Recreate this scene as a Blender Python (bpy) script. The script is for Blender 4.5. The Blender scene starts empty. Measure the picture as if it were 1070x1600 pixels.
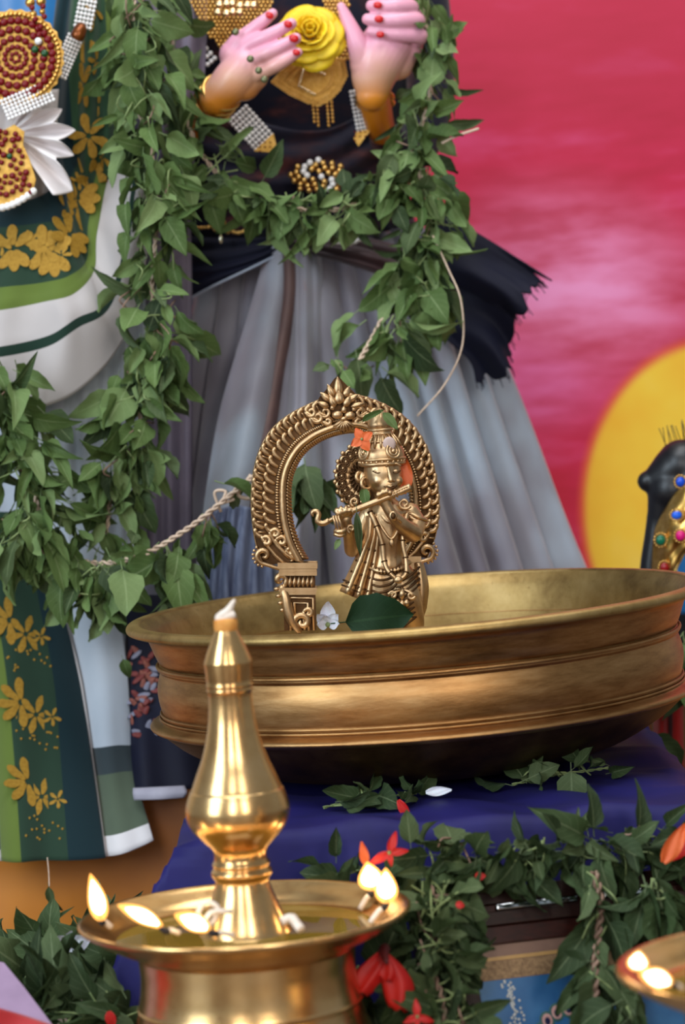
import bpy, math, random
from mathutils import Vector, Matrix, Euler, noise
V = Vector; PI = math.pi
sc = bpy.context.scene
COL = sc.collection

# ------------------------------------------------------------------ camera
FPX = 4400.0
CAM = V((0, 0, 0.52))
PITCH = math.atan(251 / FPX)
ROLL = math.radians(-3.6)
RM = Euler((PI / 2 - PITCH, 0, 0)).to_matrix() @ Matrix.Rotation(ROLL, 3, 'Z')
cd = bpy.data.cameras.new('camera')
cam = bpy.data.objects.new('camera', cd); COL.objects.link(cam)
cam.matrix_world = Matrix.Translation(CAM) @ RM.to_4x4()
cd.sensor_fit = 'VERTICAL'; cd.sensor_height = 36; cd.sensor_width = 36
cd.lens = 36 * FPX / 1600
cd.clip_start = 0.05; cd.clip_end = 50
cd.dof.use_dof = True; cd.dof.focus_distance = 2.22; cd.dof.aperture_fstop = 6.5
sc.camera = cam

# ------------------------------------------------------------------ light and exposure
w = bpy.data.worlds.new('world'); sc.world = w; w.use_nodes = True
bg = w.node_tree.nodes['Background']; bg.inputs[0].default_value = (0.86, 0.93, 1.0, 1); bg.inputs[1].default_value = 0.25

def area(name, loc, target, sx, sy, power, col):
    l = bpy.data.lights.new(name, 'AREA'); l.shape = 'RECTANGLE'; l.size = sx; l.size_y = sy
    l.energy = power; l.color = col
    o = bpy.data.objects.new(name, l); COL.objects.link(o); o.location = loc
    o.rotation_euler = (V(target) - V(loc)).to_track_quat('-Z', 'Y').to_euler()
    return o
area('doorway_daylight', (-1.9, 0.5, 1.35), (0, 2.7, 0.5), 0.9, 1.8, 48, (0.74, 0.88, 1.0))
area('window_daylight', (-0.55, -1.2, 1.5), (0.0, 2.6, 0.5), 0.5, 1.5, 24, (0.95, 0.97, 1.0))
area('far_window_daylight', (0.95, -1.0, 1.5), (0.1, 2.6, 0.5), 0.5, 1.5, 24, (1.0, 0.93, 0.84))
area('skylight', (-0.1, 1.55, 2.5), (0.0, 2.5, 0.3), 1.4, 0.9, 26, (0.92, 0.96, 1.0))
area('backdrop_fill', (0.45, 2.45, 2.2), (0.4, 3.3, 0.6), 1.0, 0.4, 10, (1.0, 0.97, 0.93))  # added fill light that brightens the backdrop, not a real ceiling fitting
vs = sc.view_settings
vs.view_transform = 'Standard'; vs.look = 'None'; vs.gamma = 1; vs.use_curve_mapping = False
vs.exposure = 0.12
sc.cycles.max_bounces = 6; sc.cycles.diffuse_bounces = 3; sc.cycles.glossy_bounces = 4

# ------------------------------------------------------------------ helpers: places
def P(px, py, D):
    """point of the photograph's line of sight (px, py) at depth D from the camera"""
    d = RM @ V(((px - 535) / FPX, (800 - py) / FPX, -1))
    return CAM + d * (D / d.y)

WL = {}
def thing(name, label, cat, loc, group=None):
    o = bpy.data.objects.new(name, None); COL.objects.link(o)
    o.location = loc; WL[o] = V(loc); o.empty_display_size = 0.02
    o['label'] = label; o['category'] = cat
    if group: o['group'] = group
    return o
def tag(o, label, cat, group=None):
    o['label'] = label; o['category'] = cat
    if group: o['group'] = group
    return o
def link(name, me, parent=None, loc=V((0, 0, 0)), rot=None, scale=None):
    o = bpy.data.objects.new(name, me); COL.objects.link(o)
    WL[o] = V(loc)
    if parent is not None:
        o.parent = parent; o.location = V(loc) - WL[parent]
    else: o.location = loc
    if rot is not None: o.rotation_euler = rot.to_euler()
    if scale is not None: o.scale = scale if hasattr(scale, '__len__') else (scale,) * 3
    return o

def crm(p, t):
    """Catmull-Rom through the list p, t in 0..1"""
    n = len(p) - 1
    x = min(max(t, 0), 1) * n; i = min(int(x), n - 1); f = x - i
    a, b = p[i], p[i + 1]
    a0 = p[i - 1] if i > 0 else a * 2 - b
    b1 = p[i + 2] if i + 2 <= n else b * 2 - a
    return (a * 2 + (b - a0) * f + (a0 * 2 - a * 5 + b * 4 - b1) * f * f + (a * 3 - a0 - b * 3 + b1) * f ** 3) * 0.5
def crs(p, n): return [crm(p, i / (n - 1)) for i in range(n)]

class MB:
    def __init__(s): s.v = []; s.f = []; s.uv = []; s.m = []
    def add(s, v, f, uv=None, m=0):
        o = len(s.v); s.v += [V(x) for x in v]; s.f += [[o + i for i in q] for q in f]; s.m += [m] * len(f)
        s.uv += uv if uv else [(0, 0)] * len(v)
        return s
    def grid(s, fn, nu, nv, cu=False, cv=False, m=0):
        vs_, uv = [], []
        for j in range(nv):
            for i in range(nu):
                u = i / (nu if cu else nu - 1); v = j / (nv if cv else nv - 1)
                vs_.append(fn(u, v)); uv.append((u, v))
        fs = []
        for j in range(nv if cv else nv - 1):
            for i in range(nu if cu else nu - 1):
                a = j * nu + i; b = j * nu + (i + 1) % nu
                c = ((j + 1) % nv) * nu + (i + 1) % nu; d = ((j + 1) % nv) * nu + i
                fs.append((a, b, c, d))
        return s.add(vs_, fs, uv, m)
    def lathe(s, prof, c, n=64, sx=1.0, sy=1.0, m=0):
        """prof: list of (radius, z); c: axis foot"""
        k = len(prof)
        def fn(u, v):
            r, z = prof[round(v * (k - 1))]; a = 2 * PI * u
            return V((c[0] + r * sx * math.cos(a), c[1] + r * sy * math.sin(a), c[2] + z))
        return s.grid(fn, n, k, cu=True, m=m)
    def tube(s, pts, r, n=8, caps=True, m=0):
        pts = [V(p) for p in pts]; k = len(pts)
        if not hasattr(r, '__len__'): r = [r] * k
        t0 = (pts[1] - pts[0]).normalized()
        nrm = t0.orthogonal().normalized(); rows = []
        for i in range(k):
            t = (pts[min(i + 1, k - 1)] - pts[max(i - 1, 0)])
            if t.length < 1e-9: t = t0.copy()
            t.normalize()
            nrm = nrm - t * nrm.dot(t)
            if nrm.length < 1e-6: nrm = t.orthogonal()
            nrm.normalize(); bn = t.cross(nrm)
            rows.append([pts[i] + (nrm * math.cos(2 * PI * q / n) + bn * math.sin(2 * PI * q / n)) * r[i] for q in range(n)])
        vs_ = [x for row in rows for x in row]; fs = []
        for i in range(k - 1):
            for q in range(n):
                fs.append((i * n + q, i * n + (q + 1) % n, (i + 1) * n + (q + 1) % n, (i + 1) * n + q))
        if caps:
            fs.append(list(range(n))[::-1]); fs.append([(k - 1) * n + q for q in range(n)])
        uv = [(q / n, i / (k - 1)) for i in range(k) for q in range(n)]
        return s.add(vs_, fs, uv, m)
    def ell(s, c, r, rot=None, n=12, k=8, m=0):
        if not hasattr(r, '__len__'): r = (r, r, r)
        R = rot if rot is not None else Matrix.Identity(3)
        vs_ = []; fs = []
        for j in range(1, k):
            ph = PI * j / k
            for i in range(n):
                a = 2 * PI * i / n
                vs_.append(V(c) + R @ V((r[0] * math.sin(ph) * math.cos(a), r[1] * math.sin(ph) * math.sin(a), r[2] * math.cos(ph))))
        for j in range(k - 2):
            for i in range(n):
                fs.append((j * n + i, (j + 1) * n + i, (j + 1) * n + (i + 1) % n, j * n + (i + 1) % n))
        t = len(vs_); vs_.append(V(c) + R @ V((0, 0, r[2]))); vs_.append(V(c) + R @ V((0, 0, -r[2])))
        for i in range(n):
            fs.append((t, i, (i + 1) % n)); fs.append((t + 1, (k - 2) * n + (i + 1) % n, (k - 2) * n + i))
        return s.add(vs_, fs, None, m)
    def box(s, c, h, rot=None, m=0):
        R = rot if rot is not None else Matrix.Identity(3)
        vs_ = [V(c) + R @ V((x * h[0], y * h[1], z * h[2])) for x in (-1, 1) for y in (-1, 1) for z in (-1, 1)]
        return s.add(vs_, [(0, 1, 3, 2), (4, 6, 7, 5), (0, 4, 5, 1), (2, 3, 7, 6), (0, 2, 6, 4), (1, 5, 7, 3)], None, m)
    def prism(s, front, off, m=0):
        """front: loop of points; off: vector to the back loop"""
        n = len(front); vs_ = [V(p) for p in front] + [V(p) + V(off) for p in front]
        fs = [list(range(n)), [n + i for i in range(n)][::-1]]
        for i in range(n): fs.append((i, n + i, n + (i + 1) % n, (i + 1) % n)[::-1])
        return s.add(vs_, fs, None, m)
    def mesh(s, name, mats, smooth=True, center=None):
        me = bpy.data.meshes.new(name)
        c = center if center is not None else V((0, 0, 0))
        me.from_pydata([tuple(x - c) for x in s.v], [], s.f)
        ul = me.uv_layers.new(name='UVMap')
        for lp in me.loops: ul.data[lp.index].uv = s.uv[lp.vertex_index]
        for m_ in (mats if isinstance(mats, (list, tuple)) else [mats]): me.materials.append(m_)
        for p, mi in zip(me.polygons, s.m): p.material_index = mi; p.use_smooth = smooth
        me.update()
        return me
    def build(s, name, mats, parent=None, smooth=True, solid=0, bevel=0, subsurf=0, remesh=0, smoothit=0):
        lo = V([min(x[i] for x in s.v) for i in range(3)]); hi = V([max(x[i] for x in s.v) for i in range(3)])
        c = (lo + hi) / 2
        if parent is None: c.z = lo.z
        o = link(name, s.mesh(name, mats, smooth, c), parent, c)
        if remesh:
            md = o.modifiers.new('r', 'REMESH'); md.mode = 'VOXEL'; md.voxel_size = remesh; md.use_smooth_shade = True
            if smoothit:
                md = o.modifiers.new('s', 'SMOOTH'); md.iterations = smoothit; md.factor = 0.5
        if solid:
            md = o.modifiers.new('t', 'SOLIDIFY'); md.thickness = solid; md.offset = 0
        if bevel:
            md = o.modifiers.new('b', 'BEVEL'); md.width = bevel; md.segments = 2; md.limit_method = 'ANGLE'
        if subsurf:
            md = o.modifiers.new('u', 'SUBSURF'); md.levels = subsurf; md.render_levels = subsurf
        return o

def patch(rows):
    """bicubic surface through rows of (px, py, D); returns S(u, v)"""
    R = [[P(*c) for c in r] for r in rows]
    def S(u, v): return crm([crm(r, u) for r in R], v)
    return S
def normal_of(S, u, v, e=0.004):
    a = S(min(u + e, 1), v) - S(max(u - e, 0), v); b = S(u, min(v + e, 1)) - S(u, max(v - e, 0))
    n = a.cross(b)
    if n.y > 0: n = -n
    return n.normalized()
def cloth(name, rows, mat_, parent, nu=60, nv=60, folds=None, thick=0.0016, edge=None):
    S0 = patch(rows)
    def S(u, v):
        p = S0(u * (1 - edge(v)) if edge else u, v)
        if folds: p = p + V((0, -1, 0)) * folds(u, v)
        return p
    o = MB().grid(S, nu, nv).build(name, mat_, parent, solid=thick)
    return o, S

# ------------------------------------------------------------------ helpers: materials
def srgb(r, g, b):
    f = lambda c: (c / 255 / 12.92) if c <= 10 else ((c / 255 + 0.055) / 1.055) ** 2.4
    return (f(r), f(g), f(b), 1)
class NT:
    def __init__(s, name):
        s.mat = bpy.data.materials.new(name); s.mat.use_nodes = True; s.t = s.mat.node_tree
        s.b = s.t.nodes['Principled BSDF']; s.out = s.t.nodes['Material Output']
    def n(s, typ, **k):
        x = s.t.nodes.new(typ)
        for a, b in k.items(): setattr(x, a, b)
        return x
    def l(s, a, b): s.t.links.new(a, b)
    def coord(s, kind='Object', scale=(1, 1, 1)):
        tc = s.n('ShaderNodeTexCoord'); mp = s.n('ShaderNodeMapping'); mp.inputs['Scale'].default_value = scale
        s.l(tc.outputs[kind], mp.inputs[0]); return mp.outputs[0]
    def noise(s, scale, detail=3, coord=None, rough=0.55):
        x = s.n('ShaderNodeTexNoise'); x.inputs['Scale'].default_value = scale; x.inputs['Detail'].default_value = detail
        x.inputs['Roughness'].default_value = rough
        s.l(coord if coord is not None else s.coord(), x.inputs['Vector']); return x.outputs['Fac']
    def ramp(s, fac, stops, mode='LINEAR'):
        r = s.n('ShaderNodeValToRGB'); e = r.color_ramp.elements; r.color_ramp.interpolation = mode
        while len(e) < len(stops): e.new(0.5)
        for el, (p, c) in zip(e, stops): el.position = p; el.color = c
        s.l(fac, r.inputs[0]); return r.outputs[0]
    def mix(s, fac, a, b, mode='MIX'):
        x = s.n('ShaderNodeMix'); x.data_type = 'RGBA'; x.blend_type = mode
        for v, i in ((fac, 0), (a, 6), (b, 7)):
            if isinstance(v, (int, float)): x.inputs[i].default_value = v
            elif isinstance(v, tuple): x.inputs[i].default_value = v
            else: s.l(v, x.inputs[i])
        return x.outputs[2]
    def math(s, op, a, b=None, c=None):
        x = s.n('ShaderNodeMath'); x.operation = op
        for v, i in ((a, 0), (b, 1), (c, 2)):
            if v is None: continue
            if isinstance(v, (int, float)): x.inputs[i].default_value = v
            else: s.l(v, x.inputs[i])
        return x.outputs[0]
    def bump(s, fac, strength=0.2, dist=0.002):
        x = s.n('ShaderNodeBump'); x.inputs['Strength'].default_value = strength; x.inputs['Distance'].default_value = dist
        s.l(fac, x.inputs['Height']); s.l(x.outputs[0], s.b.inputs['Normal'])
    def set(s, **k):
        for a, v in k.items():
            i = s.b.inputs[a.replace('_', ' ')]
            if hasattr(v, 'is_linked'): s.l(v, i)
            else: i.default_value = v
        return s.mat

def m_plain(name, c1, c2=None, scale=30, rough=0.6, metal=0, bump=0, bdist=0.001, sheen=0, sub=0, coord_scale=(1, 1, 1), spec=0.5):
    t = NT(name)
    nz = t.noise(scale, 4, t.coord('Object', coord_scale))
    t.set(Base_Color=t.ramp(nz, [(0.3, c1), (0.7, c2 or c1)]), Roughness=rough, Metallic=metal)
    t.b.inputs['Specular IOR Level'].default_value = spec
    if bump: t.bump(nz, bump, bdist)
    if sheen: t.b.inputs['Sheen Weight'].default_value = sheen
    if sub:
        t.b.inputs['Subsurface Weight'].default_value = sub; t.b.inputs['Subsurface Scale'].default_value = 0.004
    return t.mat
def m_cloth(name, stops, axis='X', weave=900, rough=0.85, var=0.12, sheen=0.2, mode='CONSTANT'):
    """woven cloth; stops are bands of colour across UV u (X) or v (Y)"""
    t = NT(name)
    uv = t.n('ShaderNodeTexCoord').outputs['UV']; sp = t.n('ShaderNodeSeparateXYZ'); t.l(uv, sp.inputs[0])
    col = t.ramp(sp.outputs[axis], stops, mode) if len(stops) > 1 else None
    nz = t.noise(14, 4); g = t.ramp(nz, [(0.25, (1 - var,) * 3 + (1,)), (0.75, (1, 1, 1, 1))])
    t.set(Base_Color=t.mix(1.0, col if col is not None else stops[0][1], g, 'MULTIPLY'), Roughness=rough)
    t.b.inputs['Sheen Weight'].default_value = sheen; t.b.inputs['Specular IOR Level'].default_value = 0.25
    t.bump(t.noise(weave, 1), 0.25, 0.0004)
    return t.mat
def m_emit(name, col, strength):
    t = NT(name); e = t.n('ShaderNodeEmission'); e.inputs[0].default_value = col; e.inputs[1].default_value = strength
    t.l(e.outputs[0], t.out.inputs[0]); return t.mat

def m_brass(name, c1, c2, c3, r1, r2, scale=18, stretch=(1, 1, 1), bump=0.06):
    t = NT(name)
    co = t.coord('Object', stretch)
    a = t.noise(scale, 6, co, 0.65); b = t.noise(scale * 7, 4, co, 0.6)
    col = t.ramp(a, [(0.28, c1), (0.5, c2), (0.72, c3)])
    spk = t.ramp(b, [(0.27, c1), (0.36, (1, 1, 1, 1))])
    rg = t.n('ShaderNodeMapRange'); rg.inputs['To Min'].default_value = r1; rg.inputs['To Max'].default_value = r2
    t.l(a, rg.inputs[0])
    t.set(Base_Color=t.mix(0.35, col, spk, 'MULTIPLY'), Metallic=1.0, Roughness=rg.outputs[0])
    t.bump(b, bump, 0.0006)
    return t.mat
M = {}
M['lamp_brass'] = m_brass('polished_brass', (0.55, 0.29, 0.11, 1), (0.75, 0.47, 0.20, 1), (0.83, 0.56, 0.28, 1), 0.16, 0.32, 22)
M['bowl_brass'] = m_brass('aged_bowl_brass', (0.25, 0.12, 0.042, 1), (0.41, 0.22, 0.085, 1), (0.52, 0.31, 0.135, 1), 0.32, 0.52, 26, (1, 1, 6), 0.2)
M['bowl_inside'] = m_brass('bowl_inside_brass', (0.25, 0.15, 0.055, 1), (0.40, 0.265, 0.10, 1), (0.50, 0.35, 0.15, 1), 0.38, 0.56, 30, (1, 1, 1), 0.4)
M['bowl_shade'] = m_brass('shaded_brass', (0.05, 0.025, 0.012, 1), (0.11, 0.055, 0.022, 1), (0.18, 0.10, 0.04, 1), 0.45, 0.6, 30)  # darker brass: the shade under the bowl is put into its colour
M['idol_brass'] = m_brass('cast_brass', (0.40, 0.25, 0.13, 1), (0.58, 0.385, 0.205, 1), (0.68, 0.48, 0.28, 1), 0.34, 0.48, 60)
M['idol_dark'] = m_brass('antique_brass_ground', (0.05, 0.025, 0.011, 1), (0.10, 0.05, 0.022, 1), (0.16, 0.085, 0.04, 1), 0.45, 0.6, 60)
M['gold'] = m_brass('gold', (0.56, 0.29, 0.06, 1), (0.78, 0.46, 0.12, 1), (0.90, 0.60, 0.22, 1), 0.22, 0.38, 120)
M['gold_plate'] = m_brass('gold_plate', (0.46, 0.23, 0.045, 1), (0.66, 0.38, 0.09, 1), (0.80, 0.50, 0.16, 1), 0.38, 0.55, 160, (1, 1, 1), 0.8)
M['pearl'] = m_plain('pearl', srgb(235, 228, 225), srgb(250, 248, 246), 50, 0.18, spec=0.8)
M['ruby'] = m_plain('ruby', srgb(96, 6, 12), srgb(124, 10, 18), 90, 0.25, spec=0.3)
M['cord'] = m_plain('jute_cord', srgb(186, 160, 138), srgb(214, 190, 168), 300, 0.9, bump=0.4)
M['cord_green'] = m_plain('green_stem', srgb(104, 122, 70), srgb(142, 156, 102), 90, 0.7)
M['cord_brown'] = m_plain('dried_stem', srgb(120, 92, 78), srgb(160, 130, 110), 120, 0.8)

def m_leaf(name, a, b, c, rib):
    t = NT(name)
    oi = t.n('ShaderNodeObjectInfo')
    col = t.ramp(oi.outputs['Random'], [(0.0, a), (0.5, b), (1.0, c)])
    nz = t.noise(60, 3); col = t.mix(t.math('MULTIPLY', nz, 0.55), col, tuple(x * 0.5 for x in a[:3]) + (1,))
    uv = t.n('ShaderNodeTexCoord').outputs['UV']; sp = t.n('ShaderNodeSeparateXYZ'); t.l(uv, sp.inputs[0])
    d = t.math('ABSOLUTE', t.math('SUBTRACT', sp.outputs[0], 0.5))
    ribm = t.math('LESS_THAN', d, 0.028)
    vein = t.math('LESS_THAN', t.math('FRACT', t.math('MULTIPLY', t.math('SUBTRACT', sp.outputs[1], t.math('MULTIPLY', d, 0.7)), 6.0)), 0.07)
    col = t.mix(t.math('MULTIPLY', vein, 0.16), col, rib)
    col = t.mix(t.math('MULTIPLY', ribm, 0.32), col, rib)
    t.set(Base_Color=col, Roughness=0.62)
    t.b.inputs['Specular IOR Level'].default_value = 0.22
    tr = t.n('ShaderNodeBsdfTranslucent'); t.l(col, tr.inputs[0])
    mx = t.n('ShaderNodeMixShader'); mx.inputs[0].default_value = 0.22
    t.l(t.b.outputs[0], mx.inputs[1]); t.l(tr.outputs[0], mx.inputs[2]); t.l(mx.outputs[0], t.out.inputs[0])
    t.bump(t.noise(220, 2), 0.25, 0.0006)
    return t.mat
M['leaf_bright'] = m_leaf('basil_leaf', srgb(82, 106, 56), srgb(112, 138, 78), srgb(144, 166, 110), srgb(166, 184, 134))
M['leaf_dark'] = m_leaf('wilted_basil_leaf', srgb(52, 68, 42), srgb(72, 92, 54), srgb(100, 116, 76), srgb(150, 164, 122))

# ------------------------------------------------------------------ helpers: leaves and garlands
def leaf_mesh(name, mat_, wid, curl, fold, seed, petiole=0.22):
    r = random.Random(seed); mb = MB(); rows = 9
    vs_, uv, fs = [], [], []
    tw = r.uniform(-0.9, 0.9); ph = r.uniform(0, 6)
    for j in range(rows):
        t = j / (rows - 1)
        w_ = wid * math.sin(PI * t ** 0.72) ** 0.85 * (0.97 if j % 2 else 1.05) + 0.004
        y = t; z = -curl * t * t
        for i, sx in enumerate((-1, -0.5, 0, 0.5, 1)):
            ripple = 0.06 * math.sin(ph + t * 9 + sx * 2.2) * abs(sx)
            zz = z + fold * abs(sx) * w_ + ripple + tw * sx * w_ * t
            vs_.append(V((sx * w_ * math.cos(fold * 0.5), y, zz))); uv.append((0.5 + sx * 0.5, t))
    for j in range(rows - 1):
        for i in range(4):
            a = j * 5 + i; fs.append((a, a + 1, a + 6, a + 5))
    mb.add(vs_, fs, uv)
    mb.tube([V((0, -petiole, 0.03)), V((0, -petiole * 0.5, 0.012)), V((0, 0.02, 0))], 0.014, 4, False)
    for k in range(len(mb.uv) - 12, len(mb.uv)): mb.uv[k] = (0.5, 0.5)
    return mb.mesh(name, mat_)
LEAVES = {}
for key in ('leaf_bright', 'leaf_dark'):
    LEAVES[key] = [leaf_mesh('leaf', M[key], wd, cu, fo, sd) for wd, cu, fo, sd in
                   ((0.25, 0.25, 0.5, 1), (0.29, 0.5, 0.35, 2), (0.24, 0.1, 1.1, 3), (0.37, 0.35, 0.15, 4), (0.24, -0.25, 0.6, 5), (0.19, 0.7, 1.3, 6), (0.28, 0.12, 0.3, 7), (0.21, 0.45, 0.9, 8), (0.17, 0.2, 1.5, 9), (0.26, 0.8, 0.6, 10))]
def frame_from(d, nrm):
    y = d.normalized(); x = y.cross(nrm)
    if x.length < 1e-4: x = y.orthogonal()
    x.normalize(); z = x.cross(y)
    return Matrix((x, y, z)).transposed()
def put_leaf(parent, pos, d, nrm, size, rng, key='leaf_bright', name='leaf', var=None):
    me = LEAVES[key][var if var is not None else rng.randrange(len(LEAVES[key]))]
    R = frame_from(d, nrm)
    return link(name, me, parent, V(pos) + R @ V((0, 0.2 * size, 0)), R, (size * rng.uniform(0.85, 1.15), size, size))
def rvec(r):
    while True:
        q = V((r.uniform(-1, 1), r.uniform(-1, 1), r.uniform(-1, 1)))
        if 0.05 < q.length < 1: return q.normalized()
def twine(mb, pts, r, strands=2, pitch=0.016):
    L = 0; prev = pts[0]; rows = [[] for _ in range(strands)]
    for i, p in enumerate(pts):
        L += (p - prev).length; prev = p
        t = (pts[min(i + 1, len(pts) - 1)] - pts[max(i - 1, 0)]).normalized()
        a = t.orthogonal().normalized(); b = t.cross(a)
        for k in range(strands):
            an = 2 * PI * (L / pitch + k / strands)
            rows[k].append(p + (a * math.cos(an) + b * math.sin(an)) * r * 0.8)
    for k in range(strands): mb.tube(rows[k], r * 0.75, 5)
def garland(name, label, path, n, spread, size, seed, key='leaf_bright', cat='garland', group=None, cord='cord', cord_r=0.0016,
            down=0.9, out=0.6, rnd=0.7, stems=0.2, where=None, base=None, floor=None):
    """path: list of (px, py, D); n leaves hung along it; where: optional density function of t"""
    r = random.Random(seed)
    pts = [P(*q) for q in path]
    th = thing(name, label, cat, base if base is not None else V(min(pts, key=lambda q: q.z)), group)
    line = crs(pts, max(24, 8 * len(pts)))
    if cord:
        mb = MB(); twine(mb, crs(pts, 40 * len(pts)), cord_r); mb.build('cord', M[cord], th)
    k = 0
    while k < n:
        t = r.random()
        if where and r.random() > where(t): continue
        k += 1
        p = crm(pts, t); D = p.y
        o = rvec(r) * spread * r.random() ** 0.6; o.y = -abs(o.y) * 0.8 if r.random() < 0.8 else o.y * 0.4
        rad = o.normalized() if o.length > 1e-6 else V((0, -1, 0))
        d = rvec(r) * rnd + V((0, 0, -1)) * down + rad * out
        q = p + o
        s_ = size * r.uniform(0.6, 1.4); kk = 'leaf_dark' if key == 'leaf_bright' and r.random() < 0.22 else key
        if floor is not None:
            q.z = max(q.z, floor + 0.004)
            if q.z + d.normalized().z * s_ * 1.2 < floor + 0.003:
                d.z = abs(d.z) * 0.15
        nrm = V((0, -1, 0.25)) + rvec(r) * 1.15
        put_leaf(th, q, d, nrm, s_, r, kk)
        if r.random() < stems:
            e = q + d.normalized() * s_ * 0.4
            sp = p + rvec(r) * spread * 0.7
            mid = (sp + e) / 2 + rvec(r) * spread * 0.3 + V((0, -spread * 0.25, 0))
            MB().tube(crs([sp, mid, e], 7), 0.0008, 5).build('stem', M['cord_green'] if r.random() < 0.8 else M['cord_brown'], th)
    return th
# ================================================================== the setting
def struct(o): o['kind'] = 'structure'; return o
# floor: dull red cement
struct(MB().box((0, 1.5, -0.02), (3.0, 3.2, 0.02)).build('floor', m_plain('cement_floor', srgb(96, 84, 74), srgb(120, 106, 94), 9, 0.5, bump=0.1), smooth=False))
# painted backdrop: a huge pink lotus with its yellow heart
DB = 3.3
def backdrop_mat():
    t = NT('painted_backdrop')
    co = t.n('ShaderNodeTexCoord').outputs['Object']
    def blob(px, py, rx, ry, inner, outer, rot=0.0):
        c = P(px, py, DB); k = DB / FPX
        mp = t.n('ShaderNodeMapping'); mp.vector_type = 'TEXTURE'
        mp.inputs['Location'].default_value = (c.x, 0, c.z - 0.0); mp.inputs['Scale'].default_value = (rx * k, 1, ry * k)
        mp.inputs['Rotation'].default_value = (0, rot, 0)
        t.l(co, mp.inputs[0])
        ln = t.n('ShaderNodeVectorMath'); ln.operation = 'LENGTH'
        fl = t.n('ShaderNodeVectorMath'); fl.operation = 'MULTIPLY'; fl.inputs[1].default_value = (1, 0, 1)
        t.l(mp.outputs[0], fl.inputs[0]); t.l(fl.outputs[0], ln.inputs[0])
        mr = t.n('ShaderNodeMapRange'); mr.interpolation_type = 'SMOOTHSTEP'
        mr.inputs['From Min'].default_value = inner; mr.inputs['From Max'].default_value = outer
        mr.inputs['To Min'].default_value = 1; mr.inputs['To Max'].default_value = 0
        t.l(ln.outputs['Value'], mr.inputs[0]); return mr.outputs[0]
    mp = t.n('ShaderNodeMapping'); mp.inputs['Scale'].default_value = (2.2, 1, 9); mp.inputs['Rotation'].default_value = (0, 0.10, 0)
    t.l(co, mp.inputs[0])
    st = t.noise(2.6, 4, mp.outputs[0], 0.6)
    base = t.ramp(st, [(0.30, srgb(188, 28, 60)), (0.55, srgb(212, 40, 84)), (0.75, srgb(230, 78, 134))])
    top = blob(900, -60, 520, 420, 0.25, 1.1)
    base = t.mix(t.math('MULTIPLY', top, 0.75), base, srgb(182, 38, 66))
    stk = t.ramp(st, [(0.36, (0.25, 0.25, 0.25, 1)), (0.62, (1, 1, 1, 1))])
    pale = t.math('MULTIPLY', blob(900, 440, 250, 170, 0.1, 1.15, 0.25), stk)
    base = t.mix(t.math('MULTIPLY', pale, 1.0), base, srgb(244, 156, 208))
    pale2 = t.math('MULTIPLY', blob(800, 600, 190, 90, 0.1, 1.2, 0.1), stk)
    base = t.mix(t.math('MULTIPLY', pale2, 0.85), base, srgb(236, 120, 184))
    red = blob(850, 850, 90, 190, 0.2, 1.2)
    base = t.mix(t.math('MULTIPLY', red, 0.7), base, srgb(206, 36, 58))
    rim_ = blob(1122, 800, 221, 278, 0.96, 1.02)
    disc = blob(1122, 800, 216, 272, 0.93, 1.0)
    yn = t.noise(7, 3)
    yel = t.ramp(yn, [(0.3, srgb(248, 186, 44)), (0.6, srgb(252, 214, 66)), (0.8, srgb(252, 226, 104))])
    base = t.mix(t.math('MULTIPLY', rim_, 0.8), base, srgb(236, 96, 60))
    base = t.mix(disc, base, yel)
    t.set(Base_Color=base, Roughness=0.75)
    return t.mat
struct(MB().box((0, DB + 0.16, 1.4), (3.0, 0.05, 1.4)).build('wall_back', m_plain('cream_plaster', srgb(186, 176, 158), srgb(200, 190, 172), 5, 0.8), smooth=False))
wb = MB(); wb.grid(lambda u, v: V((-0.62 + 1.5 * u, DB + 0.004 * math.sin(u * 19) * math.sin(v * 5), 0.002 + 1.35 * v)), 50, 30)
o = link('painted_backdrop', wb.mesh('painted_backdrop', backdrop_mat()))
md = o.modifiers.new('t', 'SOLIDIFY'); md.thickness = 0.004; md.offset = -1
tag(o, 'large cloth backdrop painted with a pink lotus and yellow disc', 'backdrop')

# orange satin-covered platform that carries the two statues
sat = m_plain('orange_satin', srgb(176, 96, 8), srgb(214, 132, 20), 6, 0.42, bump=0.1, bdist=0.01, sheen=0.3)
pl = thing('platform', 'low platform covered in orange satin under the statues', 'platform', V((-0.1, 2.85, 0)))
PLT = 0.135
def plat(u, v):
    # v: top back -> top front -> down the front
    x = -0.85 + 1.5 * u
    if v < 0.45: return V((x, 3.2 - (3.2 - 2.56) * v / 0.45, PLT))
    k = (v - 0.45) / 0.55
    return V((x, 2.56 - 0.02 * k - 0.012 * k * math.sin(u * 44 + 2 * math.sin(u * 9)), PLT - (PLT - 0.004) * k))
MB().grid(plat, 220, 24).build('satin_cover', sat, pl, solid=0.002)
MB().box((-0.1, 2.88, 0.065), (0.74, 0.30, 0.065)).build('board', m_plain('rough_plank', srgb(110, 80, 54), srgb(130, 98, 66), 12, 0.8), pl, smooth=False)

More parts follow.
